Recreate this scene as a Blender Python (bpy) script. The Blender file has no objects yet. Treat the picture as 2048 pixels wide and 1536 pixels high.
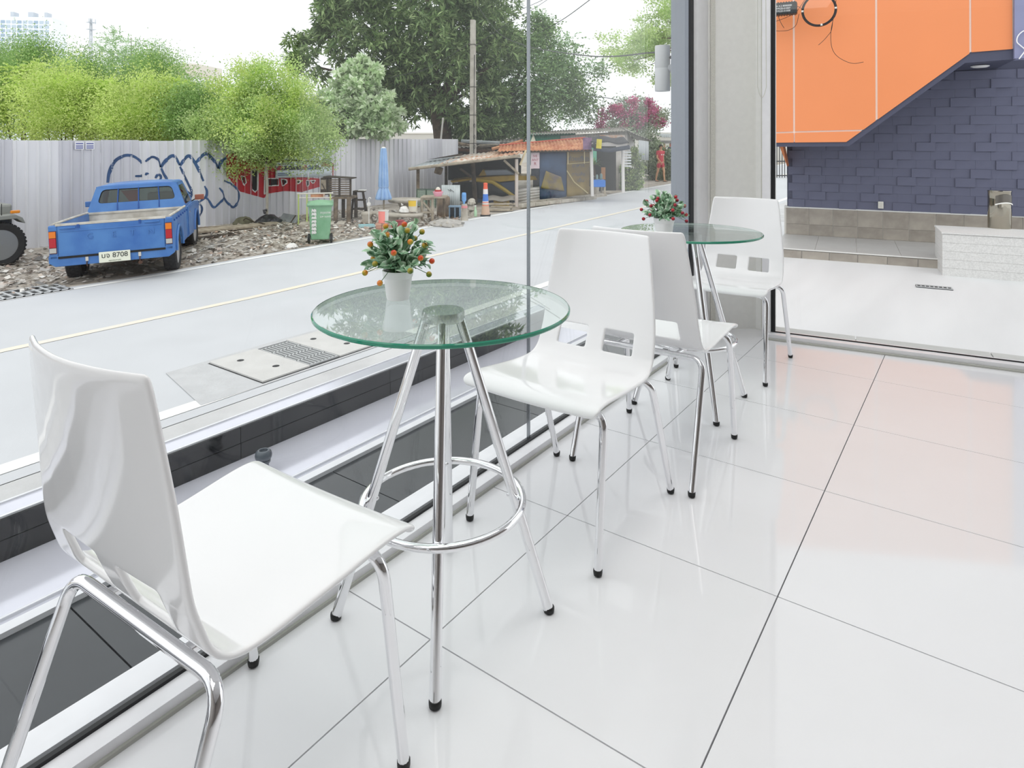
import bpy, bmesh, math, random
import numpy as np
from mathutils import Vector, Matrix
random.seed(7)
rng = np.random.default_rng(11)
SC = bpy.context.scene
COL = SC.collection
PI = math.pi

# ------------------------------------------------------------------ camera
# World: X runs along the street window, Y points out to the street, Z up, shop floor at 0.
FPX, CX, CY, EYE = 1307.0, 1024.0, 284.0, 1.13
TH = math.radians(35.6)
FW = Vector((math.cos(TH), math.sin(TH), 0))
RT = Vector((math.sin(TH), -math.cos(TH), 0))
cam_d = bpy.data.cameras.new('camera')
cam_d.sensor_width = 36.0
cam_d.lens = FPX / 2048 * 36.0
cam_d.shift_y = -(768 - CY) / 2048
cam_d.clip_start, cam_d.clip_end = 0.05, 3000
cam = bpy.data.objects.new('camera', cam_d)
COL.objects.link(cam)
cam.location = (0, 0, EYE)
cam.rotation_euler = (PI / 2, 0, TH - PI / 2)
SC.camera = cam

# ------------------------------------------------------------------ sky, sun, exposure
W = bpy.data.worlds.new('overcast_sky'); SC.world = W; W.use_nodes = True
wn = W.node_tree; wn.nodes.clear()
wo = wn.nodes.new('ShaderNodeOutputWorld'); wb = wn.nodes.new('ShaderNodeBackground')
wr = wn.nodes.new('ShaderNodeValToRGB'); wt = wn.nodes.new('ShaderNodeTexCoord'); ws = wn.nodes.new('ShaderNodeSeparateXYZ')
wr.color_ramp.elements[0].position = 0.0; wr.color_ramp.elements[0].color = (0.93, 0.95, 0.97, 1)
wr.color_ramp.elements[1].position = 0.6; wr.color_ramp.elements[1].color = (0.97, 0.985, 1.0, 1)
wn.links.new(wt.outputs['Generated'], ws.inputs[0]); wn.links.new(ws.outputs['Z'], wr.inputs[0])
wn.links.new(wr.outputs[0], wb.inputs[0]); wb.inputs[1].default_value = 1.0
wn.links.new(wb.outputs[0], wo.inputs[0])
sun_d = bpy.data.lights.new('sun', 'SUN'); sun_d.energy = 0.5; sun_d.angle = math.radians(60)
sun_d.color = (1.0, 0.97, 0.92)
sun = bpy.data.objects.new('sun', sun_d); COL.objects.link(sun)
sun.rotation_euler = (math.radians(32), 0, math.radians(-70)); sun.location = (5, 0, 20)
vs = SC.view_settings
vs.view_transform = 'Standard'; vs.look = 'None'; vs.gamma = 1.0; vs.use_curve_mapping = False
vs.exposure = 0.42

# ------------------------------------------------------------------ pixel helpers (2048 x 1536 frame)
def dirp(px, py):
    return FW + RT * ((px - CX) / FPX) - Vector((0, 0, (py - CY) / FPX))
def PD(px, py, D):
    return Vector((0, 0, EYE)) + dirp(px, py) * D
def PZ(px, py, z):
    return PD(px, py, (EYE - z) / ((py - CY) / FPX))
def PY(px, py, Y):
    return PD(px, py, Y / dirp(px, py).y)
def G(u):
    return -0.92 + 0.0155 * max(0.0, u - 5.0)
def PG(px, py):
    z = -0.9
    for _ in range(12):
        z = G(PZ(px, py, z).x)
    return PZ(px, py, z)
def dep(p):
    return p.x * FW.x + p.y * FW.y

# ------------------------------------------------------------------ materials
MATS = {}
def lin(c):
    return tuple(((v / 12.92) if v <= 0.04045 else ((v + 0.055) / 1.055) ** 2.4) for v in c)
def rgb(h):
    return lin((int(h[0:2], 16) / 255, int(h[2:4], 16) / 255, int(h[4:6], 16) / 255))
def M(name, hexc, rough=0.5, metal=0.0, var=0.0, scale=8.0, bump=0.0, hex2=None, coat=0.0, spec=0.5, bscale=None, stretch=None):
    if name in MATS: return MATS[name]
    m = bpy.data.materials.new(name); m.use_nodes = True
    nt = m.node_tree; p = nt.nodes['Principled BSDF']
    c = rgb(hexc)
    p.inputs['Base Color'].default_value = (*c, 1)
    p.inputs['Roughness'].default_value = rough
    p.inputs['Metallic'].default_value = metal
    p.inputs['Coat Weight'].default_value = coat
    p.inputs['Specular IOR Level'].default_value = spec
    if var or hex2 or bump:
        tc = nt.nodes.new('ShaderNodeTexCoord'); mp = nt.nodes.new('ShaderNodeMapping')
        nt.links.new(tc.outputs['Object'], mp.inputs[0])
        if stretch: mp.inputs['Scale'].default_value = stretch
        nz = nt.nodes.new('ShaderNodeTexNoise'); nz.inputs['Scale'].default_value = scale
        nz.inputs['Detail'].default_value = 6
        nt.links.new(mp.outputs[0], nz.inputs['Vector'])
        if var or hex2:
            rp = nt.nodes.new('ShaderNodeValToRGB')
            c2 = rgb(hex2) if hex2 else tuple(max(0, v * (1 - var)) for v in c)
            rp.color_ramp.elements[0].position = 0.35; rp.color_ramp.elements[0].color = (*c2, 1)
            rp.color_ramp.elements[1].position = 0.65; rp.color_ramp.elements[1].color = (*c, 1)
            nt.links.new(nz.outputs['Fac'], rp.inputs[0]); nt.links.new(rp.outputs[0], p.inputs['Base Color'])
        if bump:
            n2 = nt.nodes.new('ShaderNodeTexNoise'); n2.inputs['Scale'].default_value = bscale or scale * 4
            n2.inputs['Detail'].default_value = 4
            nt.links.new(mp.outputs[0], n2.inputs['Vector'])
            bp = nt.nodes.new('ShaderNodeBump'); bp.inputs['Strength'].default_value = bump; bp.inputs['Distance'].default_value = 0.02
            nt.links.new(n2.outputs['Fac'], bp.inputs['Height']); nt.links.new(bp.outputs[0], p.inputs['Normal'])
    MATS[name] = m
    return m
def leafmat(name, cols, trans=0.4):
    """foliage: each leaf (mesh island) takes its own green; some light passes through the blade"""
    if name in MATS: return MATS[name]
    m = bpy.data.materials.new(name); m.use_nodes = True; nt = m.node_tree; nt.nodes.clear()
    out = nt.nodes.new('ShaderNodeOutputMaterial'); mix = nt.nodes.new('ShaderNodeMixShader')
    d = nt.nodes.new('ShaderNodeBsdfPrincipled'); t = nt.nodes.new('ShaderNodeBsdfTranslucent')
    g = nt.nodes.new('ShaderNodeNewGeometry'); r = nt.nodes.new('ShaderNodeValToRGB')
    els = r.color_ramp.elements
    while len(els) < len(cols): els.new(0.5)
    for i, c in enumerate(cols):
        els[i].position = i / (len(cols) - 1); els[i].color = (*rgb(c), 1)
    nt.links.new(g.outputs['Random Per Island'], r.inputs[0])
    tc = nt.nodes.new('ShaderNodeTexCoord'); nz = nt.nodes.new('ShaderNodeTexNoise'); nz.inputs['Scale'].default_value = 1.3; nz.inputs['Detail'].default_value = 2
    mr = nt.nodes.new('ShaderNodeMapRange'); mr.inputs[1].default_value = .35; mr.inputs[2].default_value = .65; mr.inputs[3].default_value = .72; mr.inputs[4].default_value = 1.12
    hs = nt.nodes.new('ShaderNodeHueSaturation')
    nt.links.new(tc.outputs['Object'], nz.inputs['Vector']); nt.links.new(nz.outputs['Fac'], mr.inputs[0]); nt.links.new(mr.outputs[0], hs.inputs['Value'])
    hs.inputs['Saturation'].default_value = .86
    nt.links.new(r.outputs[0], hs.inputs['Color'])
    nt.links.new(hs.outputs[0], d.inputs['Base Color']); nt.links.new(hs.outputs[0], t.inputs['Color'])
    d.inputs['Roughness'].default_value = 0.45
    mix.inputs[0].default_value = trans
    nt.links.new(d.outputs[0], mix.inputs[1]); nt.links.new(t.outputs[0], mix.inputs[2]); nt.links.new(mix.outputs[0], out.inputs[0])
    MATS[name] = m
    return m
def glassmat(name, tint, f0=0.04, rough=0.0, dirt=0.0):
    """thin pane: straight-through transmission plus mirror reflection that grows at grazing angles"""
    if name in MATS: return MATS[name]
    m = bpy.data.materials.new(name); m.use_nodes = True; nt = m.node_tree; nt.nodes.clear()
    out = nt.nodes.new('ShaderNodeOutputMaterial'); mix = nt.nodes.new('ShaderNodeMixShader')
    tr = nt.nodes.new('ShaderNodeBsdfTransparent'); gl = nt.nodes.new('ShaderNodeBsdfGlossy')
    tr.inputs[0].default_value = (*rgb(tint), 1); gl.inputs['Roughness'].default_value = rough
    lw = nt.nodes.new('ShaderNodeLayerWeight'); lw.inputs[0].default_value = 0.5
    pw = nt.nodes.new('ShaderNodeMath'); pw.operation = 'POWER'; pw.inputs[1].default_value = 5
    ma = nt.nodes.new('ShaderNodeMath'); ma.operation = 'MULTIPLY_ADD'; ma.inputs[1].default_value = 1 - f0; ma.inputs[2].default_value = f0
    nt.links.new(lw.outputs['Facing'], pw.inputs[0]); nt.links.new(pw.outputs[0], ma.inputs[0]); nt.links.new(ma.outputs[0], mix.inputs[0])
    nt.links.new(tr.outputs[0], mix.inputs[1]); nt.links.new(gl.outputs[0], mix.inputs[2]); nt.links.new(mix.outputs[0], out.inputs[0])
    MATS[name] = m
    return m
def emit(name, hexc, s):
    m = bpy.data.materials.new(name); m.use_nodes = True; p = m.node_tree.nodes['Principled BSDF']
    p.inputs['Emission Color'].default_value = (*rgb(hexc), 1); p.inputs['Emission Strength'].default_value = s
    return m

# ------------------------------------------------------------------ mesh builder
class MB:
    def __init__(s): s.v = []; s.f = []; s.m = []
    def add(s, vs, fs, mi=0):
        o = len(s.v); s.v += [tuple(p) for p in vs]
        for f in fs: s.f.append(tuple(i + o for i in f)); s.m.append(mi)
        return s
    def box(s, c, d, rz=0.0, rx=0.0, ry=0.0, mi=0, taper=1.0):
        R = Matrix.Rotation(rz, 3, 'Z') @ Matrix.Rotation(ry, 3, 'Y') @ Matrix.Rotation(rx, 3, 'X')
        vs = []
        for z in (-.5, .5):
            k = taper if z > 0 else 1.0
            for x, y in ((-.5, -.5), (.5, -.5), (.5, .5), (-.5, .5)):
                vs.append(Vector(c) + R @ Vector((x * d[0] * k, y * d[1] * k, z * d[2])))
        return s.add(vs, [(3, 2, 1, 0), (4, 5, 6, 7), (0, 1, 5, 4), (1, 2, 6, 5), (2, 3, 7, 6), (3, 0, 4, 7)], mi)
    def tube(s, pts, r, n=10, closed=False, mi=0, cap=True):
        P = [Vector(p) for p in pts]; k = len(P)
        rr = r if isinstance(r, (list, tuple)) else [r] * k
        rings = []; up = None
        for i in range(k):
            if closed: t = (P[(i + 1) % k] - P[i - 1])
            else: t = P[min(i + 1, k - 1)] - P[max(i - 1, 0)]
            if t.length < 1e-9: t = Vector((0, 0, 1))
            t.normalize()
            if up is None:
                up = Vector((0, 0, 1)) if abs(t.z) < 0.9 else Vector((1, 0, 0))
            a = (up - t * up.dot(t))
            if a.length < 1e-6: a = t.orthogonal()
            a.normalize(); b = t.cross(a); up = a
            rings.append([P[i] + (a * math.cos(2 * PI * j / n) + b * math.sin(2 * PI * j / n)) * rr[i] for j in range(n)])
        vs = [p for g in rings for p in g]; fs = []
        for i in range(k if closed else k - 1):
            i2 = (i + 1) % k
            for j in range(n):
                j2 = (j + 1) % n
                fs.append((i * n + j, i * n + j2, i2 * n + j2, i2 * n + j))
        if not closed and cap:
            fs.append(tuple(range(n - 1, -1, -1))); fs.append(tuple((k - 1) * n + j for j in range(n)))
        return s.add(vs, fs, mi)
    def cyl(s, a, b, r0, r1=None, n=12, mi=0):
        return s.tube([a, b], [r0, r0 if r1 is None else r1], n, mi=mi)
    def lathe(s, prof, c=(0, 0, 0), n=24, mi=0, sx=1.0, sy=1.0, caps=True):
        vs = []; fs = []; k = len(prof)
        for r, z in prof:
            for j in range(n):
                a = 2 * PI * j / n
                vs.append((c[0] + r * sx * math.cos(a), c[1] + r * sy * math.sin(a), c[2] + z))
        for i in range(k - 1):
            for j in range(n):
                j2 = (j + 1) % n
                fs.append((i * n + j, i * n + j2, (i + 1) * n + j2, (i + 1) * n + j))
        if caps:
            fs.append(tuple(range(n - 1, -1, -1))); fs.append(tuple((k - 1) * n + j for j in range(n)))
        return s.add(vs, fs, mi)
    def prism(s, poly, axis_vec, mi=0):
        """poly: 3D points of a flat outline, pushed along axis_vec"""
        n = len(poly); a = Vector(axis_vec)
        vs = [Vector(p) for p in poly] + [Vector(p) + a for p in poly]
        fs = [tuple(range(n - 1, -1, -1)), tuple(range(n, 2 * n))]
        for i in range(n): fs.append((i, (i + 1) % n, n + (i + 1) % n, n + i))
        return s.add(vs, fs, mi)
    def sphere(s, c, r, n=10, m=6, sc=(1, 1, 1), mi=0):
        prof = []
        vs = [(c[0], c[1], c[2] - r * sc[2])]; fs = []
        for i in range(1, m):
            a = -PI / 2 + PI * i / m
            for j in range(n):
                b = 2 * PI * j / n
                vs.append((c[0] + r * sc[0] * math.cos(a) * math.cos(b), c[1] + r * sc[1] * math.cos(a) * math.sin(b), c[2] + r * sc[2] * math.sin(a)))
        vs.append((c[0], c[1], c[2] + r * sc[2])); T = len(vs) - 1
        for j in range(n):
            fs.append((0, 1 + (j + 1) % n, 1 + j)); fs.append((T, T - n + j, T - n + (j + 1) % n))
        for i in range(m - 2):
            for j in range(n):
                j2 = (j + 1) % n; o = 1 + i * n
                fs.append((o + j, o + j2, o + n + j2, o + n + j))
        return s.add(vs, fs, mi)
    def grid(s, nu, nv, fn, mi=0):
        vs = [fn(i / nu, j / nv) for j in range(nv + 1) for i in range(nu + 1)]
        w = nu + 1
        fs = [(j * w + i, j * w + i + 1, (j + 1) * w + i + 1, (j + 1) * w + i) for j in range(nv) for i in range(nu)]
        return s.add(vs, fs, mi)
    def mesh(s, name, mats, smooth=False):
        me = bpy.data.meshes.new(name); me.from_pydata(s.v, [], s.f)
        for m in (mats if isinstance(mats, (list, tuple)) else [mats]): me.materials.append(m)
        if any(s.m): me.polygons.foreach_set('material_index', s.m)
        if smooth:
            me.polygons.foreach_set('use_smooth', [True] * len(me.polygons))
            try: me.set_sharp_from_angle(angle=math.radians(40))
            except Exception: pass
        me.update()
        return me
    def build(s, name, mats, parent=None, smooth=False, loc=None, rz=0.0, bevel=0.0):
        o = bpy.data.objects.new(name, s.mesh(name, mats, smooth)); COL.objects.link(o)
        if parent is not None: o.parent = parent
        if loc is not None: o.location = loc
        o.rotation_euler.z = rz
        if bevel:
            b = o.modifiers.new('bevel', 'BEVEL'); b.width = bevel; b.segments = 2; b.limit_method = 'ANGLE'; b.angle_limit = math.radians(40)
        return o
def tag(o, label=None, cat=None, group=None, kind=None):
    if label: o['label'] = label
    if cat: o['category'] = cat
    if group: o['group'] = group
    if kind: o['kind'] = kind
    return o
def thing(name, label, cat, loc=(0, 0, 0), rz=0.0, group=None):
    o = bpy.data.objects.new(name, None); COL.objects.link(o)
    o.empty_display_size = 0.1
    o.location = loc; o.rotation_euler.z = rz
    return tag(o, label, cat, group)
def struct(o): o['kind'] = 'structure'; return o
def stuff(o): o['kind'] = 'stuff'; return o
KIDS = {}
def copy_tree(o, parent=None):
    c = o.copy(); COL.objects.link(c)
    if parent is not None: c.parent = parent
    for ch in [x for x in bpy.data.objects if x.parent == o]:
        copy_tree(ch, c)
    return c
def link_mesh(name, me, parent, loc=(0, 0, 0), rot=None, sc=None):
    o = bpy.data.objects.new(name, me); COL.objects.link(o); o.parent = parent; o.location = loc
    if rot is not None: o.rotation_euler = rot
    if sc is not None: o.scale = sc
    return o
def raw_mesh(name, V, F, mats, parent=None):
    """numpy vertices (n,3) and quads (m,4)"""
    me = bpy.data.meshes.new(name)
    V = np.asarray(V, np.float32); F = np.asarray(F, np.int32)
    me.vertices.add(len(V)); me.vertices.foreach_set('co', V.ravel())
    k = F.shape[1]
    me.loops.add(F.size); me.loops.foreach_set('vertex_index', F.ravel())
    me.polygons.add(len(F)); me.polygons.foreach_set('loop_start', np.arange(0, F.size, k, dtype=np.int32))
    for m in (mats if isinstance(mats, (list, tuple)) else [mats]): me.materials.append(m)
    me.update(calc_edges=True); me.validate()
    o = bpy.data.objects.new(name, me); COL.objects.link(o)
    if parent is not None: o.parent = parent
    return o
def arc(p0, p1, p2, r, n=6):
    """rounded corner at p1 between p0 and p2"""
    p0, p1, p2 = Vector(p0), Vector(p1), Vector(p2)
    a = (p0 - p1).normalized(); b = (p2 - p1).normalized()
    A = p1 + a * r; B = p1 + b * r
    out = []
    for i in range(n + 1):
        t = i / n
        out.append(A * (1 - t) ** 2 + p1 * 2 * t * (1 - t) + B * t ** 2)
    return out
def bez(pts, n=24):
    """Catmull-Rom through points"""
    P = [Vector(p) for p in pts]; P = [P[0] * 2 - P[1]] + P + [P[-1] * 2 - P[-2]]
    out = []; segs = len(P) - 3; per = max(2, n // segs)
    for i in range(segs):
        a, b, c, d = P[i:i + 4]
        for j in range(per):
            t = j / per
            out.append(0.5 * ((2 * b) + (c - a) * t + (2 * a - 5 * b + 4 * c - d) * t * t + (-a + 3 * b - 3 * c + d) * t ** 3))
    out.append(P[-2]); return out
def text_obj(name, body, size, mat, parent=None, loc=(0, 0, 0), rot=(0, 0, 0), extrude=0.001, align='CENTER', sx=1.0):
    cu = bpy.data.curves.new(name, 'FONT'); cu.body = body; cu.size = size; cu.extrude = extrude
    cu.align_x = align; cu.align_y = 'CENTER'
    o = bpy.data.objects.new(name, cu); COL.objects.link(o)
    dg = bpy.context.evaluated_depsgraph_get()
    me = bpy.data.meshes.new_from_object(o.evaluated_get(dg))
    bpy.data.objects.remove(o)
    me.materials.clear(); me.materials.append(mat)
    o = bpy.data.objects.new(name, me); COL.objects.link(o)
    if parent is not None: o.parent = parent
    o.location = loc; o.rotation_euler = rot; o.scale = (sx, 1, 1)
    return o

# ================================================================== SHOP ROOM
m_tile = M('floor_tile', 'F0F0F2', 0.05, var=0.02, scale=3, spec=0.38)
m_grout = M('grout', '66666A', 0.9)
m_white = M('white_paint', 'EDEDED', 0.5)
m_alu = M('white_aluminium', 'F5F5F8', 0.32, 0.0, var=0.04, scale=20)
m_gask = M('black_gasket', '15161A', 0.5)
m_glass = glassmat('window_glass', 'FDFEFE', 0.02)
m_chrome = M('chrome', 'F0F0F2', 0.045, 1.0)
m_shell = M('white_lacquer', 'F4F4F5', 0.09, coat=0.3)
m_black = M('black_rubber', '101010', 0.5)
m_plast = M('column_plaster', 'F6F6F3', 0.6, var=0.03, scale=30)
m_fabric = M('blind_fabric', 'ECEBE2', 0.9, var=0.12, scale=160, bump=0.4)
EV = Vector((0.147, -0.989, 0)).normalized()          # along the front window
RZF = math.atan2(EV.y, EV.x)
FO = Vector((3.935, 0.965, 0))                        # front window, corner end
DW = 1.362                                            # glass plane of the street window

def clip(poly, n, c):
    """keep the side n.p <= c"""
    out = []
    for i in range(len(poly)):
        a, b = poly[i], poly[(i + 1) % len(poly)]
        da, db = a[0] * n[0] + a[1] * n[1] - c, b[0] * n[0] + b[1] * n[1] - c
        if da <= 0: out.append(a)
        if (da < 0 < db) or (db < 0 < da):
            t = da / (da - db); out.append((a[0] + (b[0] - a[0]) * t, a[1] + (b[1] - a[1]) * t))
    return out
NF = (EV.y * -1, EV.x)                                # outward normal of the front window (towards +X)
CF = NF[0] * FO.x + NF[1] * FO.y
floor_poly = [(-3.2, -4.2), (4.9, -4.2), (4.9, 1.335), (-3.2, 1.335)]
fp = clip(floor_poly, NF, CF + 0.20)
floor = MB().prism([(x, y, -0.06) for x, y in fp], (0, 0, 0.053)).build('floor', m_grout)
struct(floor)
PIT = 0.606
cache = {}
for i in range(-9, 6):
    for j in range(-8, 3):
        x0, y0 = 1.705 + i * PIT, 0.409 + j * PIT
        g = 0.0016
        q = [(x0 + g, y0 + g), (x0 + PIT - g, y0 + g), (x0 + PIT - g, y0 + PIT - g), (x0 + g, y0 + PIT - g)]
        q = clip(q, (0, 1), 1.335)
        if len(q) > 2: q = clip(q, (0, -1), 4.2)
        if len(q) > 2: q = clip(q, (-1, 0), 3.2)
        if len(q) > 2:
            q2 = clip(q, NF, CF + (0.15 if y0 > 0.8 else 0.0))
            if len(q2) < 3: continue
            full = len(q2) == 4 and abs((q2[2][0] - q2[0][0]) - (PIT - 2 * g)) < 1e-6 and abs((q2[2][1] - q2[0][1]) - (PIT - 2 * g)) < 1e-6
            if full:
                if 'f' not in cache:
                    cache['f'] = MB().prism([(x - x0, y - y0, -0.007) for x, y in q2], (0, 0, 0.007)).mesh('tile', m_tile)
                link_mesh('tile', cache['f'], floor, (x0, y0, 0))
            else:
                MB().prism([(x, y, -0.007) for x, y in q2], (0, 0, 0.007)).build('tile', m_tile, floor)

# --- walls behind the viewer, ceiling
struct(MB().box((0.9, -4.25, 1.55), (8.4, 0.1, 3.1)).build('wall_right', M('wall_taupe', '8A8480', 0.6)))
struct(MB().box((-3.25, -1.4, 1.55), (0.1, 5.6, 3.1)).build('wall_back', M('wall_dark', 'ABA7A3', 0.6)))
cp = [(-3.3, -4.3), (5.1, -4.3), (4.16, 1.55), (-3.3, 1.55)]
struct(MB().prism([(x, y, 3.1) for x, y in cp], (0, 0, 0.12)).build('ceiling', m_white))
m_fill = emit('fill_glow', 'FFFDF8', 1.95)  # unseen glowing panels, added to brighten the room near the windows
for lx, ly, lab in ((-1.7, .5, 'added square fill light panel under the unseen ceiling, first in the row along the street window'), (-0.2, .5, 'added square fill light panel under the unseen ceiling, second in the row along the street window'),
                    (1.2, .6, 'added square fill light panel under the unseen ceiling, third in the row along the street window'), (2.55, .65, 'added square fill light panel under the unseen ceiling nearest the corner column')):
    t = thing('fill_light', lab, 'light', (lx, ly, 3.1), 0, 'added fill light panels')
    MB().box((0, 0, -0.012), (1.25, 1.25, 0.024)).build('frame', m_alu, t)
    MB().box((0, 0, -0.029), (1.17, 1.17, 0.010)).build('diffuser', m_fill, t)

# --- street window
w1 = MB().box((0.25, 1.3225, 0.014), (6.9, 0.045, 0.028)).box((0.25, 1.41, 0.014), (6.9, 0.07, 0.028)).build('window_1', m_alu)
struct(w1)
MB().box((0.25, 1.351, 0.020), (6.9, 0.011, 0.030)).build('gasket', m_gask, w1)
MB().box((0.25, 1.299, 0.004), (6.9, 0.012, 0.008)).build('sill_shadow', M('grey_shadow', 'B9B9B2', 0.6), w1)  # grey strip puts the shadow at the frame's foot into colour
MB().box((-0.48, DW, 1.56), (4.97, 0.010, 3.07)).build('pane', m_glass, w1)
MB().box((2.838, DW, 1.56), (1.655, 0.010, 3.07)).build('pane', m_glass, w1)
MB().box((2.0075, DW, 1.56), (0.006, 0.012, 3.07)).build('glass_joint', M('joint_steel', '8E9296', 0.2, 0.9), w1)
MB().box((3.672, 1.356, 1.55), (0.045, 0.014, 3.1)).build('gasket', m_gask, w1)
MB().box((3.785, 1.352, 1.55), (0.18, 0.05, 3.1)).build('jamb', m_alu, w1)

# --- corner column, inside faces
col = MB().prism([(3.875, 1.345, -0.03), (3.885, 1.325, -0.03), (4.085, 1.105, -0.03), (4.075, 1.07, -0.03), (3.965, 1.03, -0.03), (3.93, 0.985, -0.03), (4.22, 1.02, -0.03), (4.22, 1.37, -0.03)], (0, 0, 3.13)).build('wall_corner', m_plast)
struct(col)
# roller-blind fabric edges that run down beside the column face
t = thing('roller_blind', 'cream woven roller blind hanging in the corner column recess', 'blind', (0, 0, 0))
MB().prism([(3.887, 1.318, 0.03), (3.906, 1.297, 0.03), (3.899, 1.291, 0.03), (3.880, 1.312, 0.03)], (0, 0, 3.07)).build('fabric_edge', m_fabric, t)
MB().prism([(4.055, 1.055, 0.03), (3.985, 1.032, 0.03), (3.981, 1.042, 0.03), (4.05, 1.065, 0.03)], (0, 0, 3.07)).build('fabric_edge', m_fabric, t)
cb = PD(1524, 195, 3.72)
dx = Vector((RT.x, RT.y, 0)) * 0.026
top = 3.08 - cb.z
pts = [cb - dx + Vector((0, 0, top)), cb - dx * 0.95 + Vector((0, 0, 0.06))] + arc(cb - dx * .95 + Vector((0, 0, .05)), cb - Vector((0, 0, .02)), cb + dx * .95 + Vector((0, 0, .05)), 0.045, 8) + [cb + dx * 0.95 + Vector((0, 0, 0.06)), cb + dx * 0.6 + Vector((0, 0, top))]
MB().tube(pts, 0.0022, 6).build('bead_chain', M('bead_chain', 'D8D8CF', 0.4), t, True)

# --- front window (turned a little from square)
w2 = MB().box((1.6, 0, 0.014), (3.3, 0.055, 0.028)).build('window_2', m_alu, None, loc=FO, rz=RZF)
struct(w2)
MB().box((1.6, 0.032, 0.018), (3.3, 0.010, 0.030)).build('gasket', m_gask, w2)
MB().box((1.6, 0.065, 0.010), (3.3, 0.05, 0.024)).build('outer_sill', m_alu, w2)
MB().box((1.6, -0.040, 0.004), (3.3, 0.022, 0.008)).build('sill_shadow', M('grey_shadow', 'B9B9B2', 0.6), w2)  # same painted foot shadow along the front frame
MB().box((1.62, 0.04, 1.56), (3.26, 0.010, 3.06)).build('pane', m_glass, w2)
MB().box((-0.006, 0.034, 1.55), (0.024, 0.012, 3.1)).build('gasket', m_gask, w2)
MB().box((-0.04, 0.03, 1.55), (0.045, 0.06, 3.1)).build('jamb', m_alu, w2)

# --- chairs -------------------------------------------------------
def chair_shell():
    # side profile (f forward, z up): front roll, seat dip, bend, back
    prof = [(.270, .413), (.271, .426), (.252, .437), (.20, .437), (.12, .427), (.04, .420), (-.03, .416), (-.075, .418),
            (-.103, .430), (-.118, .448), (-.1225, .4565), (-.1265, .465), (-.135, .49), (-.1425, .513), (-.1445, .5215), (-.147, .531), (-.153, .58), (-.160, .65), (-.170, .73), (-.179, .802), (-.183, .832)]
    hw = [.212, .226, .226, .222, .218, .214, .213, .212, .211, .210, .2097, .2093, .208, .2067, .2063, .2058, .2025, .195, .184, .175, .168]
    h_ = [1, .93, .70, .645, .59, .40, .21, .155, .10]
    tc = [-x for x in h_] + [0] + h_[::-1]
    bm = bmesh.new(); rows = []
    for i, ((f, z), w) in enumerate(zip(prof, hw)):
        row = []
        # curve across: back is dished, seat slightly
        kb = max(0, min(1, (z - .45) / .35)) if f < -.1 else 0
        for t in tc:
            b = -(1 - t * t) * 0.030 * kb
            zz = z - ((1 - t * t) * 0.006 if f > -.09 else 0)
            row.append(bm.verts.new((f + b, t * w, zz)))
        rows.append(row)
    for i in range(len(rows) - 1):
        for j in range(len(tc) - 1):
            # two hand-hold cut-outs low in the back
            if 10 <= i <= 13 and min(abs(tc[j]), abs(tc[j + 1])) >= .154 and max(abs(tc[j]), abs(tc[j + 1])) <= .646:
                continue
            bm.faces.new((rows[i][j], rows[i][j + 1], rows[i + 1][j + 1], rows[i + 1][j]))
    loose = [v for v in bm.verts if not v.link_faces]
    for v in loose: bm.verts.remove(v)
    bmesh.ops.recalc_face_normals(bm, faces=bm.faces)
    me = bpy.data.meshes.new('seat_shell'); bm.to_mesh(me); bm.free()
    me.materials.append(m_shell)
    me.polygons.foreach_set('use_smooth', [True] * len(me.polygons))
    return me
def make_chair(label):
    t = thing('side_chair', label, 'chair', group='white chairs by the street window')
    sh = bpy.data.objects.new('seat_shell', chair_shell()); COL.objects.link(sh); sh.parent = t
    so = sh.modifiers.new('thick', 'SOLIDIFY'); so.thickness = 0.011; so.offset = 0
    ss = sh.modifiers.new('smooth', 'SUBSURF'); ss.levels = 2; ss.render_levels = 3
    hw = 0.208; r = 0.0108
    fr = [(-.105, -hw, .399), (-.105, hw, .399)]
    MB().tube([(-.105, -hw + .05, .397), (-.105, hw - .05, .397)], r, 12).build('rear_crossbar', m_chrome, t, True)
    MB().tube([(.20, -hw + .05, .405), (.20, hw - .05, .405)], r, 12).build('front_crossbar', m_chrome, t, True)
    for y in (-.11, .11):
        MB().tube([(-.105, y, .397), (-.02, y, .392), (.12, y, .398), (.20, y, .405)], r * .8, 10).build('seat_rail', m_chrome, t, True)
        for f in (-.03, .15):
            MB().cyl((f, y, .392), (f, y, .408), .012, n=10).build('mount_pad', m_chrome, t, True)
    for sgn in (-1, 1):
        for tf, tz, ff in ((-.105, .397, -.245), (.20, .405, .248)):
            p = [(tf, sgn * (hw - .051), tz)] + arc((tf, sgn * (hw - .06), tz), (tf, sgn * hw, tz), (ff, sgn * (hw + .007), 0.012), .045, 7) + [(ff, sgn * (hw + .007), 0.012)]
            lg = MB().tube(p, r, 12).build('leg', m_chrome, t, True)
            MB().lathe([(.006, 0), (.011, .003), (.0122, .010), (.0122, .017), (.0105, .018)], (ff, sgn * (hw + .007), 0), 12).build('rubber_foot', m_black, lg, True)
    return t
chA = make_chair('white moulded chair seen from behind, turned to the table with orange berries')
chairs = {
    'B': ('white moulded chair with cut-outs facing the viewer across the orange berry table', 1.762, 1.024, PI),
    'C': ('white moulded chair with its back against another chair, facing the red berry table', 2.262, 0.968, 0.03),
    'D': ('white moulded chair beside the corner column behind the red berry table', 3.388, 1.022, PI),
}
for k, (lab, x, y, rz) in chairs.items():
    c = copy_tree(chA); c.location = (x, y, 0); c.rotation_euler.z = rz; c['label'] = lab
chA.location = (0.585, 1.046, 0); chA.rotation_euler.z = math.radians(3.0)

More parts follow.
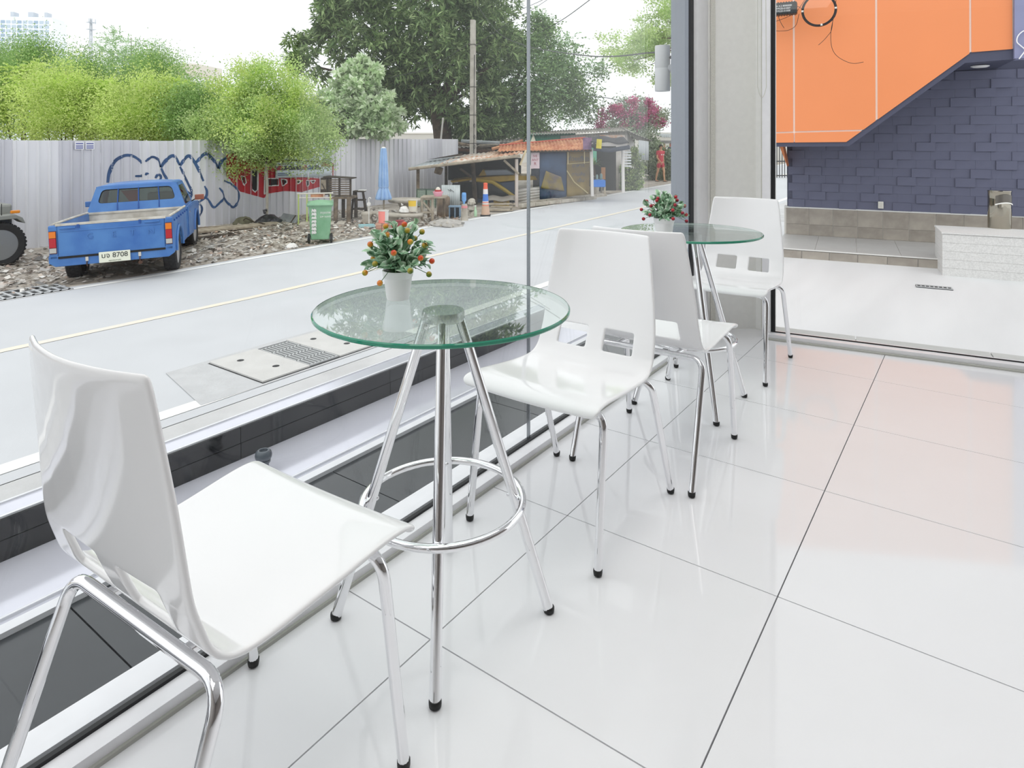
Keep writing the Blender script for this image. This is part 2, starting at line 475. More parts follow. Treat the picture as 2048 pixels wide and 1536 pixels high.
# --- tables -------------------------------------------------------
m_tg = glassmat('table_glass', 'F7FCFA', 0.045)
m_edge = M('green_glass_edge', '2E8C70', 0.06, spec=0.6)
def make_table(label):
    t = thing('bistro_table', label, 'table', group='round glass tables')
    top = MB(); n = 96; R0 = .302; z0, z1 = .730, .740
    prof = [(R0 - .0025, z0), (R0, z0 + .0025), (R0, z1 - .0025), (R0 - .0025, z1)]
    top.lathe(prof, n=n, mi=1, caps=False)
    top.add([(R0 * math.cos(2 * PI * j / n) * (1 - .0025 / R0), R0 * math.sin(2 * PI * j / n) * (1 - .0025 / R0), z1) for j in range(n)], [tuple(range(n))], 0)
    top.add([(R0 * math.cos(2 * PI * j / n) * (1 - .0025 / R0), R0 * math.sin(2 * PI * j / n) * (1 - .0025 / R0), z0) for j in range(n)], [tuple(range(n - 1, -1, -1))], 0)
    top.lathe([(R0 - .004, z0 + .0006), (R0 - .004, z1 - .0006)], n=n, mi=2, caps=False)  # opaque pale skin imitates the refraction that hides the far rim
    top.build('glass_top', [m_tg, m_edge, M('refraction_skin', 'DCE9E4', 0.2)], t, True)
    MB().lathe([(.040, .704), (.0495, .706), (.0505, .712), (.0505, .724), (.049, .7295), (.03, .7298)], n=40).build('hub', M('hub_metal', 'E4E6E6', 0.22, 0.6), t, True)
    for k in range(4):
        a = PI / 4 + k * PI / 2
        ca, sa = math.cos(a), math.sin(a)
        lg = MB().tube([(ca * .040, sa * .040, .708), (ca * .252, sa * .252, .010)], .0122, 16).build('leg', m_chrome, t, True)
        MB().lathe([(.008, 0), (.0125, .003), (.0132, .009), (.0132, .014), (.012, .016)], (ca * .253, sa * .253, 0), 14).build('rubber_foot', m_black, lg, True)
        rr = .040 + (.252 - .040) * (.708 - .278) / .698
        MB().sphere((ca * (rr - .013), sa * (rr - .013), .285), .006, 8, 6).build('screw', m_chrome, lg, True)
    MB().tube([(.190 * math.cos(2 * PI * j / 64), .190 * math.sin(2 * PI * j / 64), .278) for j in range(64)], .0092, 12, True).build('foot_ring', m_chrome, t, True)
    return t
tb1 = make_table('round glass bistro table with chrome legs holding the orange berry pot')
tb2 = copy_tree(tb1); tb2['label'] = 'round glass bistro table near the column holding the red berry pot'
tb1.location = (1.172, 1.041, 0); tb1.rotation_euler.z = math.radians(-7)
tb2.location = (2.775, 1.030, 0); tb2.rotation_euler.z = math.radians(-1)

# --- potted berry plants -----------------------------------------
m_pot = M('white_pot', 'F0F0F0', 0.4)
m_soil = M('dark_soil', '2B2420', 0.95)
def two_tone(name, a, b):
    """leaf: pale margin, darker middle, along the blade's own width"""
    m = bpy.data.materials.new(name); m.use_nodes = True; nt = m.node_tree; p = nt.nodes['Principled BSDF']
    tc = nt.nodes.new('ShaderNodeTexCoord'); sp = nt.nodes.new('ShaderNodeSeparateXYZ'); ab = nt.nodes.new('ShaderNodeMath'); ab.operation = 'ABSOLUTE'
    rp = nt.nodes.new('ShaderNodeValToRGB'); rp.color_ramp.elements[0].position = 0.0035; rp.color_ramp.elements[1].position = 0.0075
    rp.color_ramp.elements[0].color = (*rgb(a), 1); rp.color_ramp.elements[1].color = (*rgb(b), 1)
    nt.links.new(tc.outputs['Object'], sp.inputs[0]); nt.links.new(sp.outputs['Y'], ab.inputs[0]); nt.links.new(ab.outputs[0], rp.inputs[0]); nt.links.new(rp.outputs[0], p.inputs['Base Color'])
    p.inputs['Roughness'].default_value = 0.5
    return m
m_lf1 = two_tone('berry_leaf', '94BE98', 'DDECDA'); m_lf1b = two_tone('berry_leaf_dark', '6E9C78', 'BAD4BA')
m_stem = M('green_stem', '54764F', 0.6)
def leaf_mesh(name, mat, L=.030, Wd=.018):
    b = MB(); n = 6
    def fn(i, j):
        t = i; w = math.sin(PI * min(1, t * .92 + .06)) ** .75 * Wd / 2
        y = (j - .5) * 2 * w
        return (t * L, y, .006 * math.sin(PI * t) + abs(y) * .35 - .004 * t)
    b.grid(n, 2, fn)
    return b.mesh(name, mat, True)
lm1, lm2 = leaf_mesh('leaf', m_lf1, .030, .022), leaf_mesh('leaf', m_lf1b, .028, .022)
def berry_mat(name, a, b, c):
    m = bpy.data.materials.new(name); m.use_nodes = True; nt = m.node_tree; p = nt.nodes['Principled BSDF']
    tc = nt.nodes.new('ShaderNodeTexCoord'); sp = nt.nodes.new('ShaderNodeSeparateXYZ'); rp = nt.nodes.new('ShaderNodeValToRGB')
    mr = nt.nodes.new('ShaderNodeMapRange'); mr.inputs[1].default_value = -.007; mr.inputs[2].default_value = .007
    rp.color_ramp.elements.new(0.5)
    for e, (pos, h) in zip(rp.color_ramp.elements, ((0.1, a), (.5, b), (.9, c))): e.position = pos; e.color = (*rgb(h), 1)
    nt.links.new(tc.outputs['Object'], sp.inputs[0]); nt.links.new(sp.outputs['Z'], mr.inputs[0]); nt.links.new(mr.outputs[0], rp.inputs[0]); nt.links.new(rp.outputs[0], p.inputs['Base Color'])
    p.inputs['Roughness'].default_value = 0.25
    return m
def make_plant(label, loc, pw, ph, spread, hgt, bm_, nleaf, berries, seed):
    rr = random.Random(seed)
    t = thing('potted_plant', label, 'plant', loc, group='berry plants in white pots')
    pot = MB().lathe([(.0, .0), (pw * .74, 0), (pw * .78, .006), (pw * .95, ph * .72), (pw * .96, ph * .76), (pw * 1.0, ph * .78), (pw * 1.06, ph * .99), (pw * 1.03, ph), (pw * .94, ph * .985), (pw * .92, ph * .9)], n=36).build('pot', m_pot, t, True)
    MB().lathe([(.0, ph * .90), (pw * .93, ph * .91)], n=24, caps=False).build('soil', m_soil, t)
    st = MB()
    tips = []
    for k in range(46):
        a = rr.uniform(0, 2 * PI); e = math.acos(rr.uniform(-.05, 1.0)); R0 = rr.uniform(.62, 1.0)
        tip = Vector((math.cos(a) * math.sin(e) * spread * R0, math.sin(a) * math.sin(e) * spread * R0, ph * .95 + .012 + math.cos(e) * hgt * R0 - .012 * (e > 1.3)))
        base = Vector((math.cos(a) * .012, math.sin(a) * .012, ph * .9))
        mid = base.lerp(tip, .5) + Vector((0, 0, .02))
        st.tube([base, mid, tip], .0010, 5); tips.append((tip, base))
    st.build('stem', m_stem, t)
    for k in range(nleaf):
        tip, base = tips[k % len(tips)]
        q = base.lerp(tip, rr.random() ** .55 * .97 + .03) + Vector((0, 0, .008))
        out = Vector((q.x, q.y, (q.z - ph * .95) * .9 + .01)).normalized()
        d = (out + Vector((rr.uniform(-.8, .8), rr.uniform(-.8, .8), rr.uniform(-.5, .7)))).normalized()
        o = link_mesh('leaf', lm1 if rr.random() < .6 else lm2, t, q)
        o.rotation_mode = 'QUATERNION'
        up = (out * .7 + Vector((0, 0, .6)) + Vector((rr.uniform(-.5, .5), rr.uniform(-.5, .5), 0)))
        x = d; y = up.cross(x).normalized(); z = x.cross(y)
        o.rotation_quaternion = Matrix((x, y, z)).transposed().to_quaternion()
        s = rr.uniform(.62, 1.12); o.scale = (s, s, s)
    bme = [MB().sphere((0, 0, 0), .0072, 12, 8).mesh('berry', mm, True) for mm in bm_]
    bs = MB()
    for k in range(berries):
        a = 2.4 * k + rr.uniform(-.3, .3); e = math.acos(max(-.25, 1 - 1.22 * (k + .5) / berries)); R0 = rr.uniform(.90, 1.05)
        p = Vector((math.cos(a) * math.sin(e) * spread * R0, math.sin(a) * math.sin(e) * spread * R0, ph * .95 + .012 + math.cos(e) * hgt * R0))
        bs.tube([(0, 0, ph * .9), p * .55 + Vector((0, 0, ph * .45 + .012)), p], .0009, 5)
        o = link_mesh('berry', bme[k % len(bme)], t, p, (rr.uniform(-1, 1), rr.uniform(-1, 1), rr.uniform(0, 6)))
    bs.build('berry_stem', m_stem, t)
    return t
p1 = PZ(796, 597, .741); p2 = PZ(1328, 474, .741)
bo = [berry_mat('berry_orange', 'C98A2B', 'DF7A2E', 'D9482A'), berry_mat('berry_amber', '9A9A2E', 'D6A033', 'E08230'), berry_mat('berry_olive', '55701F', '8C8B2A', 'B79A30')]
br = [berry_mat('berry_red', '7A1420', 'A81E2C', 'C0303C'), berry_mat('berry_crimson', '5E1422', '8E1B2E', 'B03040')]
make_plant('white pot of variegated leaves with orange and olive berries', (p1.x, p1.y, .7405), .0365, .072, .088, .112, bo, 290, 26, 3)
make_plant('white pot of variegated leaves with dark red berries', (p2.x, p2.y, .7405), .041, .080, .092, .085, br, 280, 24, 5)

# ================================================================== JUST OUTSIDE THE GLASS
m_dtile = M('charcoal_tile', '34383C', 0.22, var=0.15, scale=6, spec=0.5)
m_rim = M('rim_white', 'E6E7EB', 0.35, var=0.05, scale=14)
m_lav = M('polished_channel', 'DCDDE8', 0.12, 0.25, var=0.04, scale=5)
m_blk = M('black_granite', '1B1C1E', 0.10, var=0.25, scale=30, spec=0.6)
m_conc = M('concrete', 'CFCFCC', 0.85, var=0.08, scale=3, bump=0.12, bscale=60)
m_base = M('plinth_grey', '6E7276', 0.7, var=0.1, scale=5)
tw = MB().box((0.2, 1.615, -0.49), (7.2, 0.50, 0.86)).box((0.2, 2.16, -0.60), (7.2, 0.62, 0.66)).build('wall_plinth', m_base); struct(tw)
for k in range(9):
    MB().box((-2.95 + k * .805, 1.635, -0.036), (0.801, 0.378, 0.05)).build('ledge_tile', m_dtile, tw)
MB().box((0.2, 1.842, -0.06), (7.2, 0.034, 0.124)).build('channel_rim', m_rim, tw)
MB().box((0.2, 2.118, -0.20), (7.2, 0.515, 0.15)).build('channel_floor', m_lav, tw)
MB().box((0.2, 2.085, -0.122), (7.2, 0.008, 0.010)).build('reflection_line', m_rim, tw)  # white strip stands in for the coping's reflection in the channel
for k in range(9):
    MB().box((-2.95 + k * .805, 2.384, -0.094), (0.802, 0.016, 0.062)).build('channel_wall_tile', m_blk, tw)
    MB().box((-2.95 + k * .805, 2.386, -0.031), (0.802, 0.016, 0.060)).build('channel_wall_tile', m_blk, tw)
MB().box((0.2, 2.442, -0.125), (7.2, 0.10, 0.25)).build('coping', m_lav, tw)
for y in (2.394, 2.488):
    MB().box((0.2, y, 0.002), (7.2, 0.010, 0.006)).build('coping_bead', m_rim, tw)
MB().box((0.2, 2.44, -0.55), (7.2, 0.09, 0.7)).build('plinth_face', m_base, tw)
vp = Vector((0, 0, 0)); vp = PZ(527, 944, -0.124)
t = thing('pipe_cap', 'small dark round-topped pipe cap standing in the channel outside the window', 'pipe', (vp.x, vp.y, -0.125))
m_pipe = M('grey_pvc', '5F666C', 0.35)
MB().lathe([(.026, 0), (.026, .012), (.020, .016), (.020, .036), (.026, .040), (.026, .047), (.022, .049)], n=24).build('socket', m_pipe, t, True)
MB().lathe([(.022, .048), (.030, .056), (.0315, .066), (.028, .078), (.021, .084), (.016, .084), (.014, .076)], n=24).build('cap', M('grey_pvc_dark', '49525A', 0.3), t, True)

# exterior cladding of the corner column, wall lamp on it
cc = MB().box((4.185, 1.50, 1.05), (0.42, 0.20, 4.1)).build('wall_cladding', M('blue_grey_cladding', '979EAA', 0.55, var=0.05, scale=90)); struct(cc)
MB().box((4.185, 1.50, -1.0), (0.44, 0.22, 0.1)).build('cladding_foot', m_base, cc)
lp = PD(1325, 137, 4.28)
t = thing('wall_lamp', 'white up-and-down cylinder wall lamp outside the corner column', 'lamp', (lp.x, lp.y, lp.z))
hh = 91 / FPX * 4.28 / 2
MB().lathe([(.042, -hh + .004), (.047, -hh), (.049, -hh + .006), (.049, 0), (.0485, .001), (.049, .002), (.049, hh - .006), (.047, hh), (.042, hh - .004)], n=32).build('cylinder', M('lamp_white', 'D4D6D8', 0.4), t, True)
arm = Vector((4.02, 1.60, lp.z)) - lp
MB().tube([(0, 0, 0), (arm.x * .5 + .03, arm.y * .5, 0), (arm.x, arm.y + .01, 0)], .022, 12).build('bracket', M('lamp_grey', 'BFC2C6', 0.4), t, True)
MB().box((arm.x + .03, arm.y + .004, 0), (.10, .016, .09)).build('wall_plate', M('lamp_grey', 'BFC2C6', 0.4), t)

# ledge outside the front window
lo = FO + Vector((0.989, 0.147, 0)) * 0.10
lg = MB().box((1.7, 0.085, -0.42), (3.8, 0.17, 0.80)).build('wall_front_ledge', m_conc, None, loc=lo, rz=RZF); struct(lg)
for a in (-.22, .42, 1.06, 1.70, 2.34, 2.98):
    MB().box((a + .32, 0.085, -0.012), (0.634, 0.166, 0.022)).build('ledge_slab', m_conc, lg)

# ================================================================== GROUND
m_road = M('road_concrete', 'C9CBCE', 0.75, var=0.05, scale=1.2, bump=0.08, bscale=80)
m_gut = M('gutter_concrete', 'CBCBCB', 0.85, var=0.14, scale=2.5, bump=0.25, bscale=50)
m_line = M('road_paint_white', 'F4F4F2', 0.6, var=0.06, scale=6)
m_yel = M('road_paint_yellow', 'EDE2CC', 0.6, hex2='E0DCD2', scale=4)
m_verge = M('verge_dirt', 'BDB5AA', 0.95, hex2='968D82', scale=2.2, bump=0.6, bscale=18)
def strip(name, y0, y1, mat, dz=0.0, x0=-14, x1=70, parent=None, ny=1, th=0.0):
    xs = [x0 + i * (x1 - x0) / 84 for i in range(85)]
    b = MB()
    b.grid(84, ny, lambda i, j: (x0 + i * (x1 - x0), y0 + (y1 - y0) * j, G(x0 + i * (x1 - x0)) + dz))
    return b.build(name, mat, parent, True)
road = strip('floor_road', 4.75, 10.46, m_road); struct(road)
strip('edge_line', 4.90, 5.05, m_line, .004, parent=road)
strip('centre_line', 7.74, 7.86, m_yel, .004, parent=road)
strip('edge_line', 10.22, 10.34, m_line, .004, parent=road)
gut = strip('floor_gutter', 2.45, 4.76, m_gut, .0); struct(gut)
verge = strip('floor_verge', 10.45, 60, m_verge, -.005, ny=30); struct(verge)
# driveway in front of the orange building
dr = MB(); 
def drz(x, y):
    k = max(0, min(1, (4.4 - y) / 1.6)); k = k * k * (3 - 2 * k)
    return G(x) * (1 - k) + (-0.755) * k + .006
dr.grid(30, 30, lambda i, j: (4.15 + i * 12, -9 + j * 13.4, drz(4.15 + i * 12, -9 + j * 13.4)))
m_drv = M('driveway_concrete', 'D9DADB', 0.8, hex2='D0D1D2', scale=0.9, bump=0.1, bscale=40, stretch=(0.35, 2.0, 1))
drv = dr.build('floor_driveway', m_drv, None, True); struct(drv)
# inspection covers and grate in the gutter strip by the road edge
def gpt(x, y, dz=0): return Vector((x, y, G(x) + dz))
t = thing('manhole_cover', 'pale concrete drain covers either side of a steel grate at the road edge', 'drain', (3.92, 5.36, G(3.9)))
m_cov = M('cover_concrete', 'CFCECB', 0.85, var=0.08, scale=5, bump=0.2, bscale=70)
m_pit = M('drain_dark', '3A3B3C', 0.9)
MB().box((0, 0, .0045), (1.31, 0.86, 0.005)).build('pit', m_pit, t)
MB().prism([(-1.2, -.44, .0045), (-.66, -.46, .0045), (.66, -.46, .0045), (1.15, -.44, .0045), (1.05, .50, .0045), (.1, .53, .0045), (-1.0, .50, .0045)], (0, 0, .002)).build('rough_surround', M('surround', 'C6C7C8', .9, var=.10, scale=5, bump=.4, bscale=40), t)
MB().box((0, 0, .0075), (1.29, 0.85, 0.004)).build('pit', m_pit, t)
for sx, w in ((-0.405, .475), (0.41, .465)):
    cv = MB().box((sx, 0, .015), (w, .835, .016)).build('cover', m_cov, t)
    for hx, hy in ((-.05, .22), (.05, -.18)):
        MB().lathe([(.0, .0), (.032, .0)], (sx + hx, hy, .0236), 16, caps=False).build('lift_hole', m_pit, cv)
m_bar = M('grate_steel', 'C9CBCC', 0.5, 0.3)
for k in range(9):
    MB().box((-.155 + k * .0395, -.02, .015), (.012, .76, .016)).build('grate_bar', m_bar, t)
for k in range(5):
    MB().box((0.002, -.40 + k * .19, .0155), (.335, .014, .015)).build('grate_bar', m_bar, t)
# drain at the far left, on the other side of the road
c1 = PG(52, 586)
t = thing('road_drain', 'dark barred drain grate by the verge near the parked vehicles', 'drain', (c1.x, c1.y, G(c1.x)))
MB().box((0, 0, .005), (.95, .55, .006)).build('pit', m_pit, t)
for k in range(9):
    MB().box((-.42 + k * .105, 0, .016), (.030, .53, .014)).build('grate_bar', m_bar, t)
for k in range(3):
    MB().box((0, -.25 + k * .25, .0155), (.93, .030, .013)).build('grate_bar', m_bar, t)
# drain in the driveway
c2 = PZ(1868, 577, -.755)
t = thing('driveway_drain', 'small dark slotted drain set in the pale driveway', 'drain', (c2.x, c2.y, drz(c2.x, c2.y)), RZF)
MB().box((0, 0, .006), (.40, .13, .008)).build('pit', m_pit, t)
for k in range(9):
    MB().box((-.19 + k * .0475, 0, .014), (.012, .13, .010)).build('grate_bar', m_bar, t)
for y in (-.06, .06): MB().box((0, y, .0145), (.40, .012, .009)).build('grate_bar', m_bar, t)

# ================================================================== ORANGE BUILDING ACROSS THE DRIVEWAY
BO = Vector((13.1, 2.97, 0)); BE = EV; BN = Vector((-EV.y, EV.x, 0))
def PB(px, py, b=0.0):
    d = dirp(px, py); D = (b + BO.dot(BN)) / d.dot(BN); p = PD(px, py, D)
    return ((p - BO).dot(BE), p.z)
def toB(p): return ((p - BO).dot(BE), (p - BO).dot(BN))
m_navy = M('navy_block', '666980', 0.6, var=0.10, scale=2.5)
m_navy2 = M('navy_render', '484B60', 0.6)
m_orange = M('orange_panel', 'F0925C', 0.42, var=0.03, scale=0.8)
m_gtile = M('taupe_tile', 'A79F95', 0.5, hex2='8F877E', scale=5)
m_gtile2 = M('taupe_tile_b', 'B0A89D', 0.5, hex2='989087', scale=4)
m_tread = M('tread_tile', 'BDBBB8', 0.4, var=0.06, scale=4)
m_mort = M('pale_mortar', 'D6D2CB', 0.9)
wallB = MB().box((2.6, .16, 1.1), (5.2, .26, 4.2)).build('wall_navy', m_navy2, None, loc=BO, rz=RZF); struct(wallB)
rr = random.Random(4)
CH, BL = .152, .285
bmesh_cache = [MB().box((0, -(.012 + d) / 2, 0), (BL - .0015, .012 + d, CH - .0015)).mesh('block', m_navy) for d in (.004, .006, .018, .026)]
for r in range(16):
    z = -.094 + CH * (r + .5)
    for c in range(17):
        a = .02 + (c + .5) * BL + (r % 2) * .07
        if a + BL / 2 > 5.0: continue
        up = ((c + 2 * r) % 3 == 0)
        link_mesh('block', bmesh_cache[rr.choice((2, 3, 3)) if up else rr.choice((0, 0, 1))], wallB, (a, .03, z))
# step and plinth with tiles
zt = -.61
yS = -1.88
stp = MB().box((2.6, (yS + .02) / 2, -.695), (5.3, -(yS + .02), .16)).build('floor_step', m_mort, None, loc=BO, rz=RZF); struct(stp)
tmesh = [MB().box((0, 0, 0), (.388, .014, .128)).mesh('riser_tile', m) for m in (m_gtile, m_gtile2)]
for k in range(13):
    link_mesh('riser_tile', tmesh[k % 2], stp, (.16 + k * .40, yS + .006, zt - .082))
tm2 = MB().box((0, 0, 0), (.594, .594, .012)).mesh('tread_tile', m_tread)
for k in range(9):
    for j in range(3):
        link_mesh('tread_tile', tm2, stp, (.25 + k * .60, yS + .33 + j * .60, zt - .002))
MB().box((2.6, yS + .008, zt + .002), (5.3, .03, .014)).build('nosing', M('nosing_white', 'E3E2DF', 0.5), stp)
pl = MB().box((2.6, .10, -.36), (5.3, .16, .55)).build('wall_plinth_tiled', m_mort, None, loc=BO, rz=RZF); struct(pl)
t1 = [MB().box((0, 0, 0), (.388, .016, .296)).mesh('plinth_tile', m) for m in (m_gtile, m_gtile2)]
t2 = [MB().box((0, 0, 0), (.388, .016, .196)).mesh('plinth_tile', m) for m in (m_gtile, m_gtile2)]
for k in range(13):
    link_mesh('plinth_tile', t1[k % 2], pl, (.18 + k * .40, .014, -.262))
    link_mesh('plinth_tile', t2[(k + 1) % 2], pl, (.18 + k * .40, .014, -.512))
MB().box((2.6, .05, -.102), (5.3, .10, .022)).build('plinth_cap', M('cap_white', 'DEDEDC', 0.5), pl)
# orange cladding over the stair
YO = -1.30
ow = thing('panel_facade', 'bright orange panel facade with white joints and a stepped lower edge', 'facade', BO, RZF)
def bpoly(pp, y, th, name, mat, par, push=True):
    ps = [PB(px, py, y) for px, py in pp]
    return MB().prism([(a, y, z) for a, z in ps], (0, th, 0)).build(name, mat, par)
outl = [(1495, -260), (2027, -260), (2028, 97), (1941, 104.2), (1692.8, 283.2), (1495, 285)]
bpoly(outl, YO + .02, .10, 'backing', M('joint_white', 'F6EEE4', 0.5), ow)
for pp in ([(1495, -260), (1584.6, -260), (1586.2, 262.8), (1495, 266)],
           [(1588.6, -260), (1749.2, -260), (1751.2, 241.8), (1727.4, 259.0), (1590, 262.4)],
           [(1495, 268.6), (1587.2, 265.8), (1587.4, 285), (1495, 286)],
           [(1589.6, 265.5), (1723, 262.3), (1692.6, 284), (1589.6, 285)],
           [(1753.4, -260), (1937.4, -260), (1938.8, 107.1), (1755.4, 239.0)],
           [(1941.6, -260), (2023.8, -260), (2025.0, 98), (1943.2, 104.4)]):
    bpoly(pp, YO, .03, 'panel', m_orange, ow)
sof = MB()
prof = [(1495, 285.5), (1692.8, 283.8), (1941, 104.8), (2032, 97.2)]
low = [(2032, 118), (1930, 126), (1698, 292.5), (1495, 294)]
sof.prism([(a, YO + .02, z) for a, z in (PB(x, y, YO + .02) for x, y in prof + low)], (0, -YO + .05, 0))
sof.build('soffit', m_navy2, ow)
a0, z0 = PB(1560, 293, -.6)
MB().prism([(PB(1559, 293, -.5)[0], -.5, PB(1559, 293, -.5)[1]), (PB(1566, 293, -.5)[0], -.5, PB(1566, 293, -.5)[1]), (PB(1574, 333, -.5)[0], -.5, PB(1574, 333, -.5)[1]), (PB(1572, 326, -.5)[0], -.5, PB(1572, 326, -.5)[1])], (0, .5, 0)).build('side_flashing', m_orange, ow)
la, lz = PB(1960, 131.5, -.75)
dl = thing('downlight', 'flat oval white downlight under the stair soffit of the orange facade', 'light', BO + BE * la + BN * -.75 + Vector((0, 0, lz - .02)))
MB().lathe([(.10, .012), (.11, 0), (.095, -.008), (.0, -.010)], n=24).build('lens', M('lens_white', 'F2F2F0', 0.3), dl, True)
MB().lathe([(.125, .018), (.125, .004), (.105, .004)], n=24).build('ring', m_alu, dl, True)
pr = bpoly([(2029, -260), (2110, -260), (2110, 112), (2029, 117)], YO - .06, .3, 'wall_pier', M('lavender_render', '8C8FB0', 0.6, var=.06, scale=3), None)
pr.location = BO; pr.rotation_euler.z = RZF; struct(pr)
cab = []
for px, py in ((2062, 60), (2047, 62), (2036, 72), (2034, 84), (2042, 92), (2050, 100), (2044, 110), (2038, 118)):
    a, z = PB(px, py, YO - .09); cab.append((a, YO - .09, z))
tag(MB().tube(bez(cab, 28), .008, 8).build('cable', M('white_cable', 'F2F2F4', 0.4), None, True, loc=BO, rz=RZF), 'white loose cable looping down the lavender pier', 'cable')
# socket on the wall
a, z = PB(1761.5, 410, -.03)
t = thing('socket_box', 'small white socket box low on the navy block wall', 'socket', BO + BE * a + BN * -.035 + Vector((0, 0, z)), RZF)
MB().box((0, 0, 0), (.085, .03, .125)).build('cover', M('socket_white', 'E2E0D8', 0.4), t, bevel=.006)
MB().box((0, -.016, 0), (.05, .004, .085)).build('flap', M('socket_flap', 'D4D2CA', 0.4), t)
# white stone bench block with a steel bin on it
m_stone = M('white_terrazzo', 'E1E0DE', 0.6, hex2='CFCECC', scale=60)
ba, bb = toB(PZ(1885, 552, -.755))
bn = thing('stone_bench', 'white rough stone bench block with horizontal courses', 'bench', BO + BE * ba + BN * bb + Vector((0, 0, -.757)), RZF)
for k in range(5):
    MB().box((1.4, .44, .060 + k * .118), (2.8, .86, .1155)).build('course', m_stone, bn)
MB().box((1.4, .44, .30), (2.792, .852, .58)).build('core', M('stone_joint', 'B9B8B5', .8), bn)
MB().box((1.4, .44, .606), (2.82, .88, .022)).build('top_slab', m_stone, bn)
bp_ = PZ(1999, 456, -.14)
sb = thing('litter_bin', 'polished steel cylindrical litter bin standing on the white stone bench', 'bin', (bp_.x, bp_.y, -.140), RZF)
m_steel = M('polished_steel', 'A9A396', 0.05, 1.0)
MB().lathe([(.0, 0), (.142, 0), (.145, .01), (.145, .35), (.1451, .43), (.145, .53), (.147, .535), (.150, .545), (.148, .556), (.12, .560), (.0, .561)], n=40).build('body', m_steel, sb, True)
op = MB()
def ofn(i, j):
    a = -PI / 2 + (i - .5) * 1.7 + .35; z = .36 + .12 * j + .03 * math.sin(i * PI)
    return (.149 * math.cos(a), .149 * math.sin(a), z)
op.grid(14, 4, ofn); op.build('opening', M('bin_opening', '6E6A64', .3, .6), sb, True)
op = MB(); op.grid(14, 1, lambda i, j: (.160 * math.cos(-PI / 2 + (i - .5) * 1.7 + .35), .160 * math.sin(-PI / 2 + (i - .5) * 1.7 + .35), .345 + .018 * j + .03 * math.sin(i * PI)))
op.build('flap_lip', M('bin_lip', 'F0EFEA', .3), sb, True)
# telecom splice box, cable coil and hanging wires in front of the facade
YC = YO - .35
def CB(px, py, y=YC):
    a, z = PB(px, py, y); return Vector((a, y, z))
m_wire = M('dark_wire', '3A2C28', 0.5)
t = thing('splice_box', 'black telecom splice box with white lettering hung on cables by the orange facade', 'box', BO, RZF)
c = CB(1568, 18); sxy = dep(BO + BE * c.x + BN * YC) / FPX
MB().box((c.x, YC, c.z), (46 * sxy * 1.05, .16, 24 * sxy)).build('case', M('box_black', '22282A', 0.45), t, bevel=.02)
for k in range(9):
    MB().box((c.x + (-20 + k * 5) * sxy, YC, c.z), (1.6 * sxy, .175, 25.5 * sxy)).build('rib', M('box_black', '22282A', 0.45), t)
MB().box((c.x, YC - .083, c.z - .01), (34 * sxy, .02, 17 * sxy)).build('label_plate', M('box_black', '22282A', 0.45), t)
for k, s in enumerate(('TH 4.2 8000000', 'TP520-01007', 'TP520-01008')):
    text_obj('lettering', s, .040, M('letter_white', 'E8E8E8', .5), t, (c.x - .005, YC - .095, c.z + .035 - k * .043), (PI / 2, 0, 0), .0005)
t = thing('cable_coil', 'coil of black telecom cable tied in a ring in front of the orange facade', 'cable', BO, RZF)
cc = CB(1638, 20); r0 = 29.5 * sxy
for k in range(4):
    MB().tube([(cc.x + (r0 + .009 * (k - 1.5)) * math.cos(2 * PI * j / 48) * 1.0, YC + .012 * (k % 2), cc.z + (r0 + .008 * (k - 1.5)) * math.sin(2 * PI * j / 48) * 1.03) for j in range(48)], .0068, 8, True).build('cable_turn', M('coil_black', '2A2628', .4), t, True)
for a_ in (PI, -PI / 2 + .15, 0.05):
    MB().cyl((cc.x + (r0 - .016) * math.cos(a_), YC, cc.z + (r0 - .016) * math.sin(a_)), (cc.x + (r0 + .016) * math.cos(a_), YC, cc.z + (r0 + .016) * math.sin(a_)), .017, n=8).build('tie', M('tie_white', 'E8E4DC', .5), t)
def wire(pxs, label, r=.004, y=YC):
    o = MB().tube(bez([CB(*p, y) for p in pxs], 36), r, 6).build('hanging_wire', m_wire, None, True, loc=BO, rz=RZF)
    tag(o, label, 'wire', 'loose wires by the orange facade')
wire([(1673, -6), (1668, 30), (1662, 62), (1663, 92), (1672, 110), (1690, 122), (1708, 127), (1727, 124)], 'long thin loose wire hanging below the cable coil with an upturned end')
wire([(1666, 36), (1663, 60), (1655, 72), (1646, 82), (1637, 90)], 'short thin wire end curling to one side under the cable coil')
wire([(1612, -4), (1600, 14), (1590, 26), (1570, 36), (1545, 45)], 'thin wire sweeping under the splice box from the cable coil')
wire([(1598, 28), (1592, 50), (1578, 60), (1560, 62), (1546, 61)], 'thin wire loop sagging lowest below the splice box')
wire([(1556, 32), (1562, 46), (1568, 56)], 'short thin wire dangling straight out of the splice box bottom')
wire([(1592, 12), (1600, 15), (1608, 24)], 'short thin wire joining the splice box to the cable coil')
# far gate seen past the end of the navy wall
g0 = PD(1559, 332, 30.0)
t = thing('steel_gate', 'dark steel bar gate far beyond the navy wall', 'gate', (g0.x, g0.y, G(g0.x)), TH - PI / 2)
for k in range(11): MB().box((-.6 + k * .12, 0, .75), (.03, .03, 1.5)).build('bar', M('gate_dark', '4B4B4E', .6), t)
for z in (.1, .75, 1.45): MB().box((0, 0, z), (1.25, .04, .05)).build('rail', M('gate_dark', '4B4B4E', .6), t)

